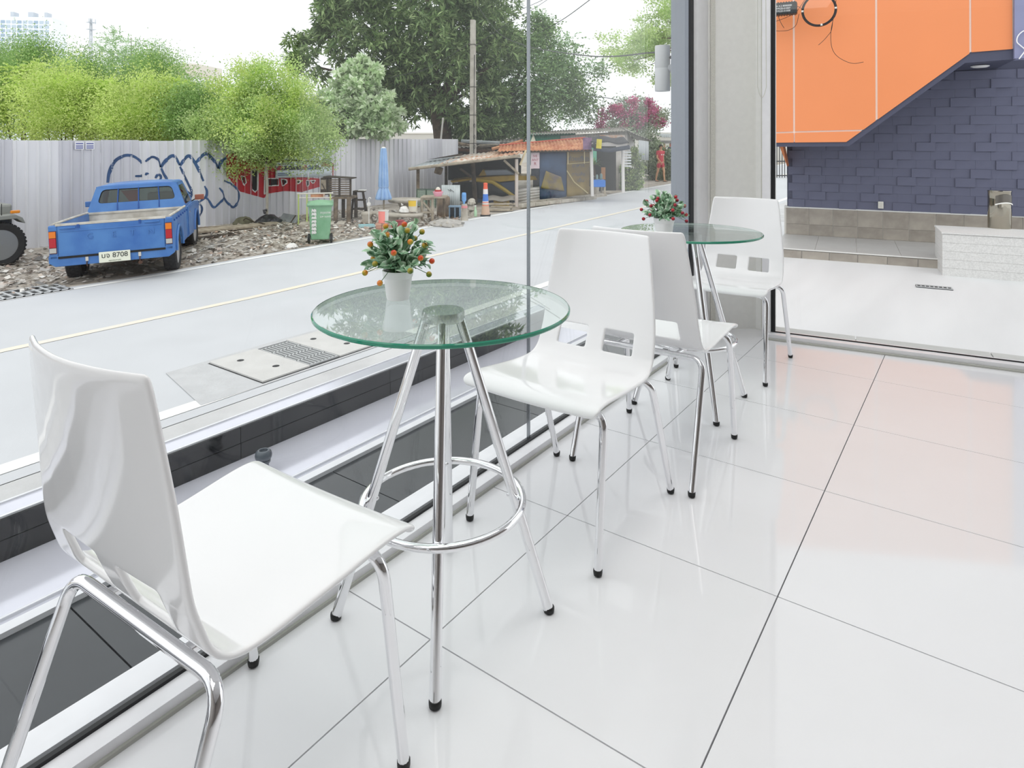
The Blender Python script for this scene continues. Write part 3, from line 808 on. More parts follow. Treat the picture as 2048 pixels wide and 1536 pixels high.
# ================================================================== SHEET-METAL FENCE
FY = 14.9; RIB = 0.19
def fbump(u):
    p = (u / RIB - math.floor(u / RIB)) * RIB
    if p < .018: return .032 * p / .018
    if p < .042: return .032
    if p < .060: return .032 * (.060 - p) / .018
    return 0.0
def fence_mat():
    m = M('galvanised_sheet', 'E2E2E7', 0.42, 0.12, var=0.10, scale=1.6, stretch=(2.5, 1, .5))
    return m
m_fen = fence_mat()
m_fen2 = M('galvanised_sheet_b', 'D3D3DA', 0.38, 0.2, var=0.10, scale=1.6, stretch=(2.5, 1, .5))
m_fen3 = M('galvanised_sheet_c', 'EAEAEE', 0.45, 0.1, var=0.08, scale=1.6, stretch=(2.5, 1, .5))
fen = thing('sheet_fence', 'tall ribbed grey sheet-metal fence with spray graffiti along the verge', 'fence', (0, 0, 0))
FX0, FX1 = -6 * .76, 17.55
U0 = math.floor(FX0 / .76) * .76
k = 0; u = U0
while u < FX1:
    b = MB(); us = [u]
    for r in range(4):
        for p in (0, .018, .042, .060): us.append(u + r * RIB + p)
    us = sorted(set(round(x, 4) for x in us + [u + .76]))
    us = [x for x in us if x <= FX1 + .01]
    top = 1.165 + rr.uniform(-.012, .012) + (.05 if u > 9.5 else 0.0) + max(0, u - 13) * .006
    dy = (k % 2) * .004
    vs = []
    for x in us:
        bb = fbump(x + 1e-6)
        z0 = G(x) - .02
        vs += [(x, FY - bb - dy, z0), (x, FY - bb - dy, top)]
    fs = [(2 * i, 2 * i + 2, 2 * i + 3, 2 * i + 1) for i in range(len(us) - 1)]
    b.add(vs, fs)
    o = b.build('sheet', (m_fen, m_fen3, m_fen2)[rr.choice((0, 0, 1, 2))] if u < 9.5 else (m_fen2, m_fen)[k % 2], fen)
    so = o.modifiers.new('thick', 'SOLIDIFY'); so.thickness = .002
    u = round(u + .76, 4); k += 1
for z in (-.5, .25, .95):
    MB().box(((FX0 + FX1) / 2, FY + .035, z), (FX1 - FX0, .05, .05)).build('rail', M('rail_steel', '7A7C80', .5, .4), fen)
for i in range(8):
    x = FX0 + .4 + i * 3.1
    MB().box((x, FY + .09, .1), (.07, .06, 2.1)).build('post', M('rail_steel', '7A7C80', .5, .4), fen)

def fuz(px, py):
    p = PY(px, py, FY - .01); return (p.x, p.z)
def stroke(pts, wpx, mat, par, name='spray_stroke', lift=.004, smooth=True, closed=False):
    P = [Vector((*fuz(*p), 0)) for p in pts]
    if closed: P = P + [P[0]]
    if smooth: P = bez(P, 12 * len(P))
    # resample
    out = [P[0]]
    for p in P[1:]:
        while (p - out[-1]).length > .022: out.append(out[-1] + (p - out[-1]).normalized() * .02)
    if len(out) < 2: return
    b = MB(); vs = []
    for i, p in enumerate(out):
        t = (out[min(i + 1, len(out) - 1)] - out[max(0, i - 1)]).normalized()
        n = Vector((-t.y, t.x, 0))
        D = dep(Vector((p.x, FY, 0))); w = wpx / FPX * D / 2
        w *= .75 + .35 * math.sin(3.1 * i / max(8, len(out)) + .4)
        for s in (-1, -.33, .33, 1):
            q = p + n * w * s
            vs.append((q.x, FY - fbump(q.x) - .004 - lift, q.y))
    fs = []
    for i in range(len(out) - 1):
        for j in range(3): fs.append((i * 4 + j, i * 4 + 4 + j, i * 4 + 5 + j, i * 4 + 1 + j))
    b.add(vs, fs); return b.build(name, mat, par)
def fill(pts, mat, par, name='spray_fill', lift=.003, step=.018):
    P = [fuz(*p) for p in pts]; b = MB()
    x = min(p[0] for p in P); x1 = max(p[0] for p in P)
    while x < x1:
        xm = x + step / 2; zs = []
        for i in range(len(P)):
            a, c = P[i], P[(i + 1) % len(P)]
            if (a[0] - xm) * (c[0] - xm) < 0: zs.append(a[1] + (c[1] - a[1]) * (xm - a[0]) / (c[0] - a[0]))
        zs.sort()
        for q in range(0, len(zs) - 1, 2):
            ya, yb = FY - fbump(x) - .004 - lift, FY - fbump(x + step) - .004 - lift
            b.add([(x, ya, zs[q]), (x + step, yb, zs[q]), (x + step, yb, zs[q + 1]), (x, ya, zs[q + 1])], [(0, 1, 2, 3)])
        x += step
    return b.build(name, mat, par)
m_sb = M('spray_blue', '44699A', .7, hex2='2C3E60', scale=1.2)
m_sr = M('spray_red', 'B8232F', .7, hex2='A0303A', scale=5)
m_sk = M('spray_black', '1D1C20', .7)
m_sw = M('spray_white', 'D9D8D8', .7)
gr = [[(215, 515), (230, 400), (270, 300), (330, 230), (430, 185), (520, 195), (590, 240), (620, 290)],
      [(670, 260), (720, 215), (770, 205), (820, 240), (855, 330)], [(672, 425), (684, 395), (700, 420)],
      [(855, 330), (900, 260), (960, 205), (1010, 190), (1050, 240), (1085, 310)],
      [(1085, 310), (1130, 240), (1190, 190), (1240, 240), (1280, 300), (1330, 410), (1370, 500)],
      [(1280, 270), (1340, 200), (1400, 165), (1460, 210), (1520, 290), (1550, 350)], [(1550, 350), (1580, 260), (1650, 210)],
      [(860, 340), (900, 430), (950, 510)], [(1085, 320), (1140, 440), (1180, 520), (1220, 620), (1210, 690), (1170, 710)],
      [(1090, 560), (1090, 650)], [(1095, 610), (1160, 620), (1220, 650)],
      [(1190, 710), (1250, 770), (1310, 770), (1350, 820), (1330, 890), (1260, 940), (1190, 900), (1165, 830), (1180, 740)],
      [(1250, 770), (1320, 740), (1390, 690), (1405, 620), (1380, 550)],
      [(1390, 690), (1440, 740), (1490, 810), (1560, 760), (1610, 690), (1590, 620), (1555, 570)],
      [(1610, 690), (1660, 760), (1730, 810), (1780, 740), (1795, 660), (1760, 580), (1700, 530), (1610, 485)],
      [(790, 460), (810, 420), (850, 425), (855, 465), (820, 490), (820, 505)], [(545, 435), (620, 435)], [(615, 415), (612, 460)]]
for i, s in enumerate(gr):
    stroke([(x / 6.0235 + 180, y / 6.0235 + 280) for x, y in s], 6.0 if i in (0, 3, 4, 5, 6) else 4.2, m_sb, fen)
fill([(453, 309), (520, 285), (556, 283), (556, 350), (638, 357), (638, 374), (620, 379), (604, 384), (569, 382), (537, 387), (527, 396), (498, 388), (480, 383), (467, 367), (453, 352)], m_sr, fen)
for p in ([(481, 352), (490, 353), (493, 366), (487, 371)], [(502, 340), (516, 338), (514, 380), (510, 385), (503, 378)], [(528, 318), (552, 322), (551, 333), (528, 333)],
          [(528, 338), (536, 338), (535, 384), (527, 389)], [(536, 357), (557, 357), (557, 371), (536, 372)], [(562, 358), (574, 360), (574, 367), (564, 372)],
          [(544, 289), (554, 289), (553, 300), (546, 303)], [(592, 361), (602, 361), (600, 366), (595, 368)], [(612, 361), (619, 361), (618, 371), (613, 373)], [(620, 361), (631, 361), (625, 367)]):
    fill(p, m_sk, fen, lift=.006)
    stroke(p, 2.0, m_sw, fen, lift=.008, smooth=False, closed=True)
for s in ([(455, 358), (458, 352), (462, 358)], [(464, 356), (468, 353), (466, 362)], [(470, 354), (473, 358), (470, 363)], [(456, 342), (459, 348), (463, 343)]):
    stroke(s, 1.4, m_sw, fen, lift=.008)
stroke([(666, 326), (666, 352)], 2.2, m_sr, fen, lift=.006, smooth=False)
# poster banner of cars and two small stickers
b0, b1, b2, b3 = (Vector((fuz(x, y)[0], FY - .045, fuz(x, y)[1])) for x, y in ((549, 356), (660, 353), (663, 284), (553, 286)))
pn = thing('car_banner', 'large pale vinyl banner with rows of small car pictures tied to the fence', 'banner', (0, 0, 0))
bn_ = MB(); 
def bfn(i, j):
    p = b0.lerp(b1, i).lerp(b3.lerp(b2, i), j); return (p.x, p.y - .012 * math.sin(i * 9) * (1 - j), p.z)
bn_.grid(24, 6, bfn); o = bn_.build('sheet', M('banner_vinyl', 'D2DCE2', .5, hex2='BFD0DA', scale=1.5), pn, True)
so = o.modifiers.new('thick', 'SOLIDIFY'); so.thickness = .003
def bpt(i, j, dy=-.018):
    p = Vector(bfn(i, j)); p.y += dy; return p
m_car = [M('print_dark', '3A3A40', .6), M('print_red', '8E2A3A', .6), M('print_blue', '3C5878', .6)]
rr2 = random.Random(9)
for j, iv in ((.62, (.04, .14)), (.22, (.04, .13, .23, .36, .46, .58, .68)), (.30, (.84, .93)), (.60, (.40, .55))):
    for i in iv:
        # small car silhouette: body, cabin, two wheels
        c = bpt(i + .035, j); w = .28
        pl_ = [(-.5, 0), (.5, 0), (.5, .18), (.32, .22), (.2, .42), (-.22, .42), (-.36, .22), (-.5, .18)]
        MB().add([(c.x + x * w, c.y, c.z + z * w) for x, z in pl_], [tuple(range(8))]).build('car_print', m_car[rr2.choice((0, 0, 1, 2))], pn)
for j in (.44, .50, .38):
    MB().prism([bpt(.03, j), bpt(.28, j), bpt(.28, j + .025), bpt(.03, j + .025)], (0, .002, 0)).build('print_line', m_car[0], pn)
for j in (.07, .12):
    MB().prism([bpt(.03, j), bpt(.26, j), bpt(.26, j + .022), bpt(.03, j + .022)], (0, .002, 0)).build('print_line', m_car[2], pn)
for j in (.45, .50):
    MB().prism([bpt(.82, j), bpt(.97, j), bpt(.97, j + .02), bpt(.82, j + .02)], (0, .002, 0)).build('print_line', m_car[0], pn)
for i, (x, y) in enumerate(((158, 291), (179, 291))):
    c = fuz(x, y); t = thing('fence_sticker', ('white sticker with blue print high on the fence, the one behind the truck bed', 'white sticker with blue print high on the fence, the one nearer the truck cab')[i], 'sticker', (c[0], FY - .032, c[1]), 0, 'stickers on the fence')
    MB().box((0, 0, 0), (.17, .003, .16)).build('paper', M('sticker_paper', 'E8E8EE', .6), t)
    for z in (.04, -.01, -.05): MB().box((0, -.003, z), (.13, .002, .022)).build('print_line', M('sticker_blue', '6A6FA8', .6), t)

# ================================================================== LITTER ON THE VERGE
n = 9000
xs = rng.uniform(-4, 13, n); ys = 10.5 + rng.beta(1.1, 1.4, n) * 4.3
L = rng.uniform(.02, .085, n) * (1 + (rng.random(n) < .03) * 1.2); A = rng.uniform(0, 2 * np.pi, n)
ti = rng.uniform(-.5, .5, (n, 2)); zz = np.array([G(x) for x in xs]) + rng.uniform(.0, .03, n)
V = np.zeros((n, 4, 3))
for q, (a, b) in enumerate(((-.6, -.35), (.5, -.42), (.62, .4), (-.45, .38))):
    jx = a + rng.uniform(-.12, .12, n); jy = b + rng.uniform(-.12, .12, n)
    V[:, q, 0] = xs + L * (jx * np.cos(A) - jy * np.sin(A)); V[:, q, 1] = ys + L * (jx * np.sin(A) + jy * np.cos(A))
    V[:, q, 2] = zz + L * (jx * ti[:, 0] + jy * ti[:, 1]) + .008
lit = raw_mesh('rubble_litter', V.reshape(-1, 3), np.arange(n * 4).reshape(n, 4), leafmat('litter', ('A8A096', 'E6E1D8', '857669', 'D2C9BC', 'A5836A', 'F0EDE6', '5C554E', 'E0DAD0'), .05))
stuff(lit); tag(lit, 'dry leaves and broken rubble strewn over the dirt verge', 'litter')

# ================================================================== VEHICLES
m_tyre = M('tyre', '2A2A2B', .8, var=.2, scale=20, bump=.2)
m_rimw = M('rim_pale', 'B9B9BC', .4, .4)
m_bl = M('truck_blue', '3266AC', .42, hex2='4A7EBC', scale=3, coat=.15)
m_bld = M('truck_blue_deep', '23529A', .45, var=.1, scale=4)
m_dark = M('underbody', '1C1B1B', .8)
m_rust = M('rust', '5E4030', .9, hex2='3A2A22', scale=9)
m_bedw = M('bed_white', 'D9D5CC', .6, hex2='B5AFA3', scale=5)
m_vg = glassmat('vehicle_glass', '8FA09A', .08)
def wheel(par, loc, r, w, rim=m_rimw, steer=0.0, out=1):
    tr = .68 * r
    o = MB().lathe([(tr, -w * .42), (r * .90, -w * .5), (r * .98, -w * .40), (r, -w * .2), (r, w * .2), (r * .98, w * .40), (r * .90, w * .5), (tr, w * .42)], n=36, caps=False).build('wheel', m_tyre, par, True, loc=loc)
    o.rotation_euler = (0, PI / 2 * out, steer)
    tread = MB()
    for k in range(36):
        a = 2 * PI * k / 36
        for z in (-.28, 0, .28):
            tread.box((r * 1.0 * math.cos(a + z * .2), r * math.sin(a + z * .2), z * w), (.014, .035, w * .22), rz=a)
    tread.build('tread', m_tyre, o)
    MB().lathe([(tr * 1.02, w * .40), (tr * .96, w * .36), (tr * .86, w * .22), (tr * .6, w * .18), (tr * .45, w * .27), (tr * .28, w * .30), (tr * .26, w * .40), (.0, w * .42)], n=28).build('rim', rim, o, True)
    for k in range(5):
        a = 2 * PI * k / 5
        MB().sphere((tr * .36 * math.cos(a), tr * .36 * math.sin(a), w * .31), .014, 6, 4).build('wheel_nut', m_rust, o)
    return o
def ring_panel(outer, inner, thick, mat, name, par, cr=.25, n=5):
    """flat panel between an outer quad and a rounded inner quad"""
    O = [Vector(p) for p in outer]; I = [Vector(p) for p in inner]
    ol, il = [], []
    for k in range(4):
        a, b, c = I[k - 1], I[k], I[(k + 1) % 4]
        r = cr * min((a - b).length, (c - b).length)
        pts = arc(a, b, c, r, n)
        for i, p in enumerate(pts): il.append(p)
        oa, ob, oc = O[k - 1], O[k], O[(k + 1) % 4]
        ro = .16 * min((oa - ob).length, (oc - ob).length)
        for p in arc(oa, ob, oc, ro * .7, n): ol.append(p)
    m = len(il); nrm = (O[1] - O[0]).cross(O[2] - O[1]).normalized() * thick
    b = MB(); b.add(ol + il + [p + nrm for p in ol] + [p + nrm for p in il], [])
    fs = []
    for i in range(m):
        j = (i + 1) % m
        fs += [(i, j, m + j, m + i), (2 * m + i, 3 * m + i, 3 * m + j, 2 * m + j), (i, 2 * m + i, 2 * m + j, j), (m + i, m + j, 3 * m + j, 3 * m + i)]
    b.add([], []); b.f += [tuple(f) for f in fs]; b.m += [0] * len(fs)
    return b.build(name, mat, par, True), il
HD = Vector((.56, .829, 0)).normalized()
TRK = Vector((4.86, 10.97, 0))
trk = thing('pickup_truck', 'faded blue pickup truck parked on the rubble with its tailgate to the road', 'truck', (TRK.x, TRK.y, G(5) - .04), math.atan2(HD.y, HD.x) - PI / 2)
trk.rotation_euler.y = -.045
def side_poly(x, th):
    pts = [(-.84, .44), (-.84, .925), (-.70, .93), (1.12, .905), (1.12, .36), (.40, .36)]
    for k in range(9):
        a = k * PI / 8; pts.append((.0 + .37 * math.cos(a), .36 + .34 * math.sin(a)))
    pts += [(-.42, .36), (-.70, .40)]
    return [(x, y, z) for y, z in pts], (th, 0, 0)
for s in (-1, 1):
    p, v = side_poly(s * .765, -s * .05)
    MB().prism(p, v).build('bed_side', m_bl, trk, bevel=.008)
    MB().tube([(s * .74, -.82, .945), (s * .745, .2, .935), (s * .74, 1.10, .92)], .018, 8).build('bed_rail', m_bedw, trk, True)
    for k in range(7):
        MB().box((s * .785, -.6 + k * .26, .862), (.02, .02, .03)).build('rope_hook', m_bld, trk)
    # flared arch
    MB().tube([(s * .775, .385 * math.cos(k * PI / 10), .36 + .355 * math.sin(k * PI / 10)) for k in range(11)], .022, 8).build('arch_lip', m_bl, trk, True)
    # inner wheel tub
    MB().prism([(s * .71, .40 * math.cos(k * PI / 8), .45 + .32 * math.sin(k * PI / 8)) for k in range(9)], (-s * .16, 0, 0)).build('wheel_tub', m_bedw, trk)
MB().box((0, .15, .50), (1.44, 1.92, .04)).build('bed_floor', m_bedw, trk)
MB().box((0, 1.09, .69), (1.46, .04, .42)).build('bed_front', m_bedw, trk)
MB().box((0, 1.075, .905), (1.46, .05, .03)).build('bed_rail', m_bedw, trk)
tg = MB().box((0, -.835, .695), (1.36, .045, .455)).build('tailgate', m_bl, trk, bevel=.01)
MB().box((0, -.86, .845), (1.28, .012, .018)).build('crease', m_bl, tg, bevel=.004)
MB().box((0, -.835, .938), (1.40, .05, .030)).build('top_rail', m_bedw, tg)
for x in (-.42, .36): MB().box((x, -.862, .905), (.03, .018, .05)).build('latch', m_bld, tg)
for x in (-.55, .52): MB().box((x, -.868, .890), (.20, .022, .022)).build('handle', m_bl, tg, bevel=.006)
for x, ch in ((-.28, 'G'), (.02, 'E'), (.26, 'T'), (.50, 'N')):
    text_obj('pressed_letter', ch, .125, m_bl, tg, (x, -.860, .745), (PI / 2, 0, 0), .006)
for s in (-1, 1):
    MB().box((s * .735, -.825, .69), (.115, .06, .49)).build('rear_corner', m_bl, trk, bevel=.02)
    tl = MB().box((s * .735, -.862, .695), (.088, .02, .32)).build('tail_light', M('lamp_base', '5A1015', .3), trk)
    MB().box((s * .735, -.876, .803), (.082, .02, .09)).build('amber_lens', M('amber_lens', 'E07A1E', .25), tl, bevel=.004)
    MB().box((s * .735, -.876, .687), (.082, .02, .13)).build('red_lens', M('red_lens', 'B31E2A', .25), tl, bevel=.004)
    MB().box((s * .735, -.876, .580), (.082, .02, .07)).build('clear_lens', M('clear_lens', 'B9B7B0', .3), tl, bevel=.004)
MB().prism([(-.80, -.80, .50), (.80, -.80, .50), (.80, -.80, .40), (.72, -.80, .345), (-.72, -.80, .345), (-.80, -.80, .40)], (0, -.055, 0)).build('rear_valance', m_bl, trk, bevel=.008)
MB().box((0, -.862, .472), (1.36, .01, .03)).build('valance_gap', m_dark, trk)
for x in (-.33, .34):
    sh_ = MB().box((x, -.862, .425), (.035, .02, .06)).build('tow_hook', M('hook_white', 'C9C4BC', .5), trk)
    MB().tube([(x, -.865, .39), (x, -.89, .35), (x, -.86, .32)], .008, 6).build('hook', m_rust, sh_)
plt = MB().box((.02, -.872, .425), (.40, .012, .155)).build('number_plate', M('plate_white', 'E6E8D6', .45), trk, bevel=.006)
text_obj('plate_text', 'บจ 8708', .10, M('plate_ink', '23282A', .5), plt, (.02, -.880, .445), (PI / 2, 0, 0), .001)
text_obj('plate_text', 'กรุงเทพมหานคร', .024, M('plate_ink2', '6E7A6C', .5), plt, (.02, -.880, .372), (PI / 2, 0, 0), .001)
# cab and nose
for s in (-1, 1):
    pts = [(1.13, .36), (1.13, .90), (2.25, .92), (3.05, .86), (3.15, .80), (3.15, .46), (3.0, .40)]
    for k in range(9):
        a = k * PI / 8; pts.append((2.5 + .38 * math.cos(a), .37 + .34 * math.sin(a)))
    pts += [(2.05, .33)]
    MB().prism([(s * .775, y, z) for y, z in pts], (-s * .06, 0, 0)).build('cab_side', m_bl, trk, bevel=.01)
    MB().tube([(s * .785, 2.5 + .385 * math.cos(k * PI / 10), .37 + .355 * math.sin(k * PI / 10)) for k in range(11)], .024, 8).build('arch_lip', m_bl, trk, True)
    dr_ = MB().box((s * .782, 1.66, .64), (.012, .92, .50)).build('door', m_bl, trk, bevel=.004)
    MB().box((s * .795, 1.30, .80), (.02, .12, .025)).build('handle', m_chrome, dr_)
MB().prism([(-.73, 2.2, .90), (-.73, 3.05, .84), (-.73, 3.15, .78), (-.73, 3.15, .5), (-.73, 2.2, .5)], (1.46, 0, 0)).build('hood', m_bl, trk, bevel=.015)
MB().box((0, 3.19, .46), (1.56, .10, .14)).build('front_bumper', m_chrome, trk, bevel=.02)
zb, zt_ = .90, 1.345
ro = [(-.755, 1.13, zb), (.755, 1.13, zb), (.615, 1.24, zt_), (-.615, 1.24, zt_)]
ri = [(-.60, 1.168, 1.055), (.60, 1.168, 1.055), (.535, 1.228, 1.285), (-.535, 1.228, 1.285)]
_, il = ring_panel(ro, ri, .03, m_bl, 'cab_back', trk, .3)
MB().add([p + Vector((0, -.006, 0)) for p in il], [tuple(range(len(il)))]).build('rear_glass', m_vg, trk)
MB().tube([p + Vector((0, -.010, 0)) for p in il], .010, 6, True).build('window_seal', m_black, trk, True)
for x in (-.30, .02, .34):
    MB().tube([(x, 1.10, .94), (x, 1.15, 1.08), (x * .96, 1.205, 1.30)], .010, 6).build('guard_bar', m_bld, trk, True)
for s in (-1, 1):
    so_ = [(s * .755, 1.13, zb), (s * .755, 2.25, zb), (s * .615, 1.93, zt_), (s * .615, 1.24, zt_)]
    si_ = [(s * .742, 1.24, .945), (s * .742, 2.12, .945), (s * .635, 1.88, 1.285), (s * .635, 1.30, 1.285)]
    if s > 0: so_, si_ = so_, si_
    _, sl = ring_panel(so_, si_, -.03 * s, m_bl, 'cab_pillar', trk, .15)
    MB().add(sl, [tuple(range(len(sl)))]).build('side_glass', m_vg, trk)
fo_ = [(.755, 2.25, zb), (-.755, 2.25, zb), (-.615, 1.93, zt_), (.615, 1.93, zt_)]
fi_ = [(.68, 2.21, .945), (-.68, 2.21, .945), (-.56, 1.955, 1.305), (.56, 1.955, 1.305)]
_, fl = ring_panel(fo_, fi_, .03, m_bl, 'windscreen_frame', trk, .15)
MB().add(fl, [tuple(range(len(fl)))]).build('windscreen', m_vg, trk)
rf = MB(); rf.grid(8, 8, lambda i, j: ((i - .5) * 1.25, 1.22 + .74 * j, zt_ + .055 * (1 - (2 * i - 1) ** 4) * (1 - (2 * j - 1) ** 4) - .004))
o = rf.build('roof', m_bl, trk, True); so = o.modifiers.new('t', 'SOLIDIFY'); so.thickness = .02
MB().box((0, 1.42, .78), (1.30, .16, .46), rx=.15).build('bench_seat', M('seat_grey', '6B675F', .8), trk, bevel=.04)
MB().box((.34, 1.36, 1.06), (.42, .10, .26), rx=.15).build('headrest', M('seat_pale', 'A8A49B', .8), trk, bevel=.04)
MB().box((0, 2.1, .86), (1.36, .22, .14)).build('dashboard', m_dark, trk, bevel=.03)
MB().prism([(-.27, 1.30, 1.25), (0, 1.30, 1.25), (0, 1.29, 1.06), (-.14, 1.29, 1.05)], (0, .03, 0)).build('red_cloth', M('red_cloth', 'D4452E', .8), trk)
for s in (-1, 1):
    mr_ = MB().tube([(s * .76, 2.02, .93), (s * .83, 2.02, .97)], .010, 6).build('mirror_arm', m_black, trk)
    MB().box((s * .90, 2.02, 1.0), (.16, .05, .10)).build('mirror', M('mirror_rust', 'A0604A', .5) if s > 0 else m_bl, mr_, bevel=.012)
for s in (-1, 1):
    wheel(trk, (s * .655, 0, .315), .315, .20, out=s)
    wheel(trk, (s * .66, 2.5, .315), .315, .20, out=s, steer=-.05)
MB().box((0, 1.2, .36), (.9, 3.6, .10)).build('chassis', m_dark, trk)
MB().cyl((-.6, 0, .315), (.6, 0, .315), .05, n=10).build('axle', m_rust, trk)
MB().sphere((0, 0, .315), .12, 10, 8).build('differential', m_rust, trk)
MB().tube([(.30, .6, .30), (.30, -.3, .30), (.34, -.86, .30)], .028, 8).build('exhaust', m_rust, trk)

# --- jeep whose nose shows at the left edge
jw = PG(4, 533)
m_jg = M('jeep_grey', '8A8C86', .5, var=.1, scale=5)
jp = thing('off_road_jeep', 'grey-green jeep with a chunky tyre and flat front wing beside the pickup', 'jeep', (jw.x - .02, jw.y + .12, G(jw.x) - .02))
wheel(jp, (0, 0, .37), .37, .24, M('jeep_rim', '9A9C9C', .4, .5), out=1).rotation_euler = (PI / 2, 0, 0)
wheel(jp, (-2.1, 0, .37), .37, .24, M('jeep_rim', '9A9C9C', .4, .5)).rotation_euler = (PI / 2, 0, 0)
wheel(jp, (0, 1.35, .37), .37, .24, M('jeep_rim', '9A9C9C', .4, .5)).rotation_euler = (-PI / 2, 0, 0)
wheel(jp, (-2.1, 1.35, .37), .37, .24, M('jeep_rim', '9A9C9C', .4, .5)).rotation_euler = (-PI / 2, 0, 0)
def fen_(y0):
    pts = [(-.62, .62), (-.50, .84), (.20, .86), (.30, .80), (.34, .70), (.30, .72), (.22, .79), (-.44, .78), (-.56, .60)]
    return MB().prism([(x, y0, z) for x, z in pts], (0, .30, 0)).build('wing', m_jg, jp, bevel=.01)
fw_ = fen_(-.15); fen_(1.20)
MB().box((.20, -.12, .905), (.13, .05, .05)).build('indicator', M('indicator_amber', 'E08A1E', .25), fw_, bevel=.012)
MB().tube([(.02, -.1, .86), (.02, -.1, 1.05)], .006, 6).build('marker_rod', m_black, fw_)
MB().box((-.15, .68, .80), (.80, 1.06, .44)).build('hood', m_jg, jp, bevel=.04)
MB().box((-1.5, .68, .72), (2.0, 1.42, .52)).build('tub', m_jg, jp, bevel=.03)
MB().box((.30, .68, .46), (.10, 1.4, .12)).build('bumper', m_black, jp, bevel=.02)
MB().box((.255, .68, .80), (.02, .8, .34)).build('grille', m_black, jp)
for y in (.36, 1.0): MB().lathe([(.08, 0), (.09, .01), (.07, .03), (0, .035)], n=16).build('headlight', m_vg if False else m_rimw, jp, True, loc=(.26, y, .84)).rotation_euler = (0, PI / 2, 0)
MB().tube([(-.62, .05, 1.0), (-.72, .05, 1.5), (-.72, 1.31, 1.5), (-.62, 1.31, 1.0)], .03, 8).build('windscreen_frame', m_jg, jp)
MB().box((-.9, .68, .42), (2.6, .9, .12)).build('chassis', m_dark, jp)

# ================================================================== TREES AND SHRUBS
def leaf_cloud(C, Nn, L, Wd, up=.35, droop=0.0, fold=.15):
    """C (n,3) leaf bases, Nn (n,3) pointing directions -> folded diamond leaves"""
    n = len(C)
    d = Nn / (np.linalg.norm(Nn, axis=1, keepdims=True) + 1e-9)
    r = rng.normal(size=(n, 3)); r[:, 2] += up
    s = np.cross(d, r); s /= (np.linalg.norm(s, axis=1, keepdims=True) + 1e-9)
    nn = np.cross(s, d)
    l = (L * rng.uniform(.7, 1.25, n))[:, None]; w = (Wd * rng.uniform(.75, 1.2, n))[:, None]
    V = np.zeros((n, 4, 3))
    V[:, 0] = C; V[:, 1] = C + d * l * .5 + s * w * .5 + nn * fold * w
    V[:, 2] = C + d * l; V[:, 2, 2] -= (droop * l)[:, 0]
    V[:, 3] = C + d * l * .5 - s * w * .5 + nn * fold * w
    return V.reshape(-1, 3), np.arange(n * 4).reshape(n, 4)
def blob_pts(blobs, n, shell=.55, div=26):
    """points on many small sub-clumps that crowd the ellipsoids, so crowns break into tufts with gaps"""
    vol = np.array([b[3] * b[4] * b[5] for b in blobs]) ** .75
    m = max(30, int(n / div))
    idx = rng.choice(len(blobs), m, p=vol / vol.sum()); B = np.array(blobs)[idx]
    v = rng.normal(size=(m, 3)); v /= np.linalg.norm(v, axis=1, keepdims=True)
    rad = shell + (1.04 - shell) * rng.random(m) ** .6
    cc = B[:, :3] + v * B[:, 3:6] * rad[:, None]
    rs = B[:, 3:6] * rng.uniform(.20, .40, m)[:, None]
    k = rng.integers(0, m, n)
    w = rng.normal(size=(n, 3)); w /= np.linalg.norm(w, axis=1, keepdims=True)
    w[:, 2] = np.abs(w[:, 2]) * np.where(rng.random(n) < .75, 1, -1)
    P = cc[k] + w * rs[k] * (.45 + .6 * rng.random(n) ** .5)[:, None]
    o = v[k] * .5 + w * .7
    return P, o / np.linalg.norm(o, axis=1, keepdims=True)
def foliage(par, name, blobs, ncl, per, crad, L, Wd, mat, style='tuft', up=.35, droop=0.0, shell=.55, outw=.8, div=26):
    P, v = blob_pts(blobs, ncl, shell, div)
    C = np.repeat(P, per, 0); O = np.repeat(v, per, 0); n = len(C)
    if style == 'tuft':
        C = C + rng.normal(size=(n, 3)) * crad
        N = rng.normal(size=(n, 3)) + O * outw
        N[:, 2] += .1
    elif style == 'star':       # leaves fan out of a twig tip and hang
        N = rng.normal(size=(n, 3)) + O * outw; N[:, 2] -= .1
        C = C + rng.normal(size=(n, 3)) * crad * .3
    elif style == 'frond':      # leaflets along an arching spray
        ax = rng.normal(size=(ncl, 3)) * np.array([1, 1, .25]) + v * outw
        ax /= np.linalg.norm(ax, axis=1, keepdims=True)
        t = np.tile(np.linspace(0, 1, per), ncl)[:, None]
        A = np.repeat(ax, per, 0)
        C = C + A * t * crad; C[:, 2] -= (t[:, 0] ** 2) * crad * .35
        S = np.cross(A, np.array([0, 0, 1.0])); S *= np.where(rng.random(n) < .5, 1, -1)[:, None]
        N = S + A * .5 + rng.normal(size=(n, 3)) * .15
    Vv, F = leaf_cloud(C, N, L, Wd, up, droop)
    o = raw_mesh(name, Vv, F, mat, par); stuff(o); return o
def trunk(par, pts, radii, mat, name='trunk', n=10):
    return MB().tube(bez(pts, 20) if len(pts) > 2 else pts, radii if not isinstance(radii, tuple) else [radii[0] + (radii[1] - radii[0]) * i / 20 for i in range(len(bez(pts, 20)))] if len(pts) > 2 else list(radii), n).build(name, mat, par, True)
m_bark = M('bark', '5C4C3E', .9, hex2='3F342B', scale=6, bump=.5)
m_barkp = M('bark_pale', 'B7B0A4', .85, var=.2, scale=9)
lf_mango = leafmat('mango_leaf', ('46642F', '658844', '86A85C', 'B4CC86', '506E38', '9CBA70'), .3)
lf_lime = leafmat('lime_leaf', ('C4E05A', 'DDF27C', 'E8F79A', 'D2EA6A', 'A8CC4C'), .5)
lf_mid = leafmat('mid_leaf', ('A8CC62', 'CBE68A', 'B8D874', 'DCF0A4', '8CB450'), .45)
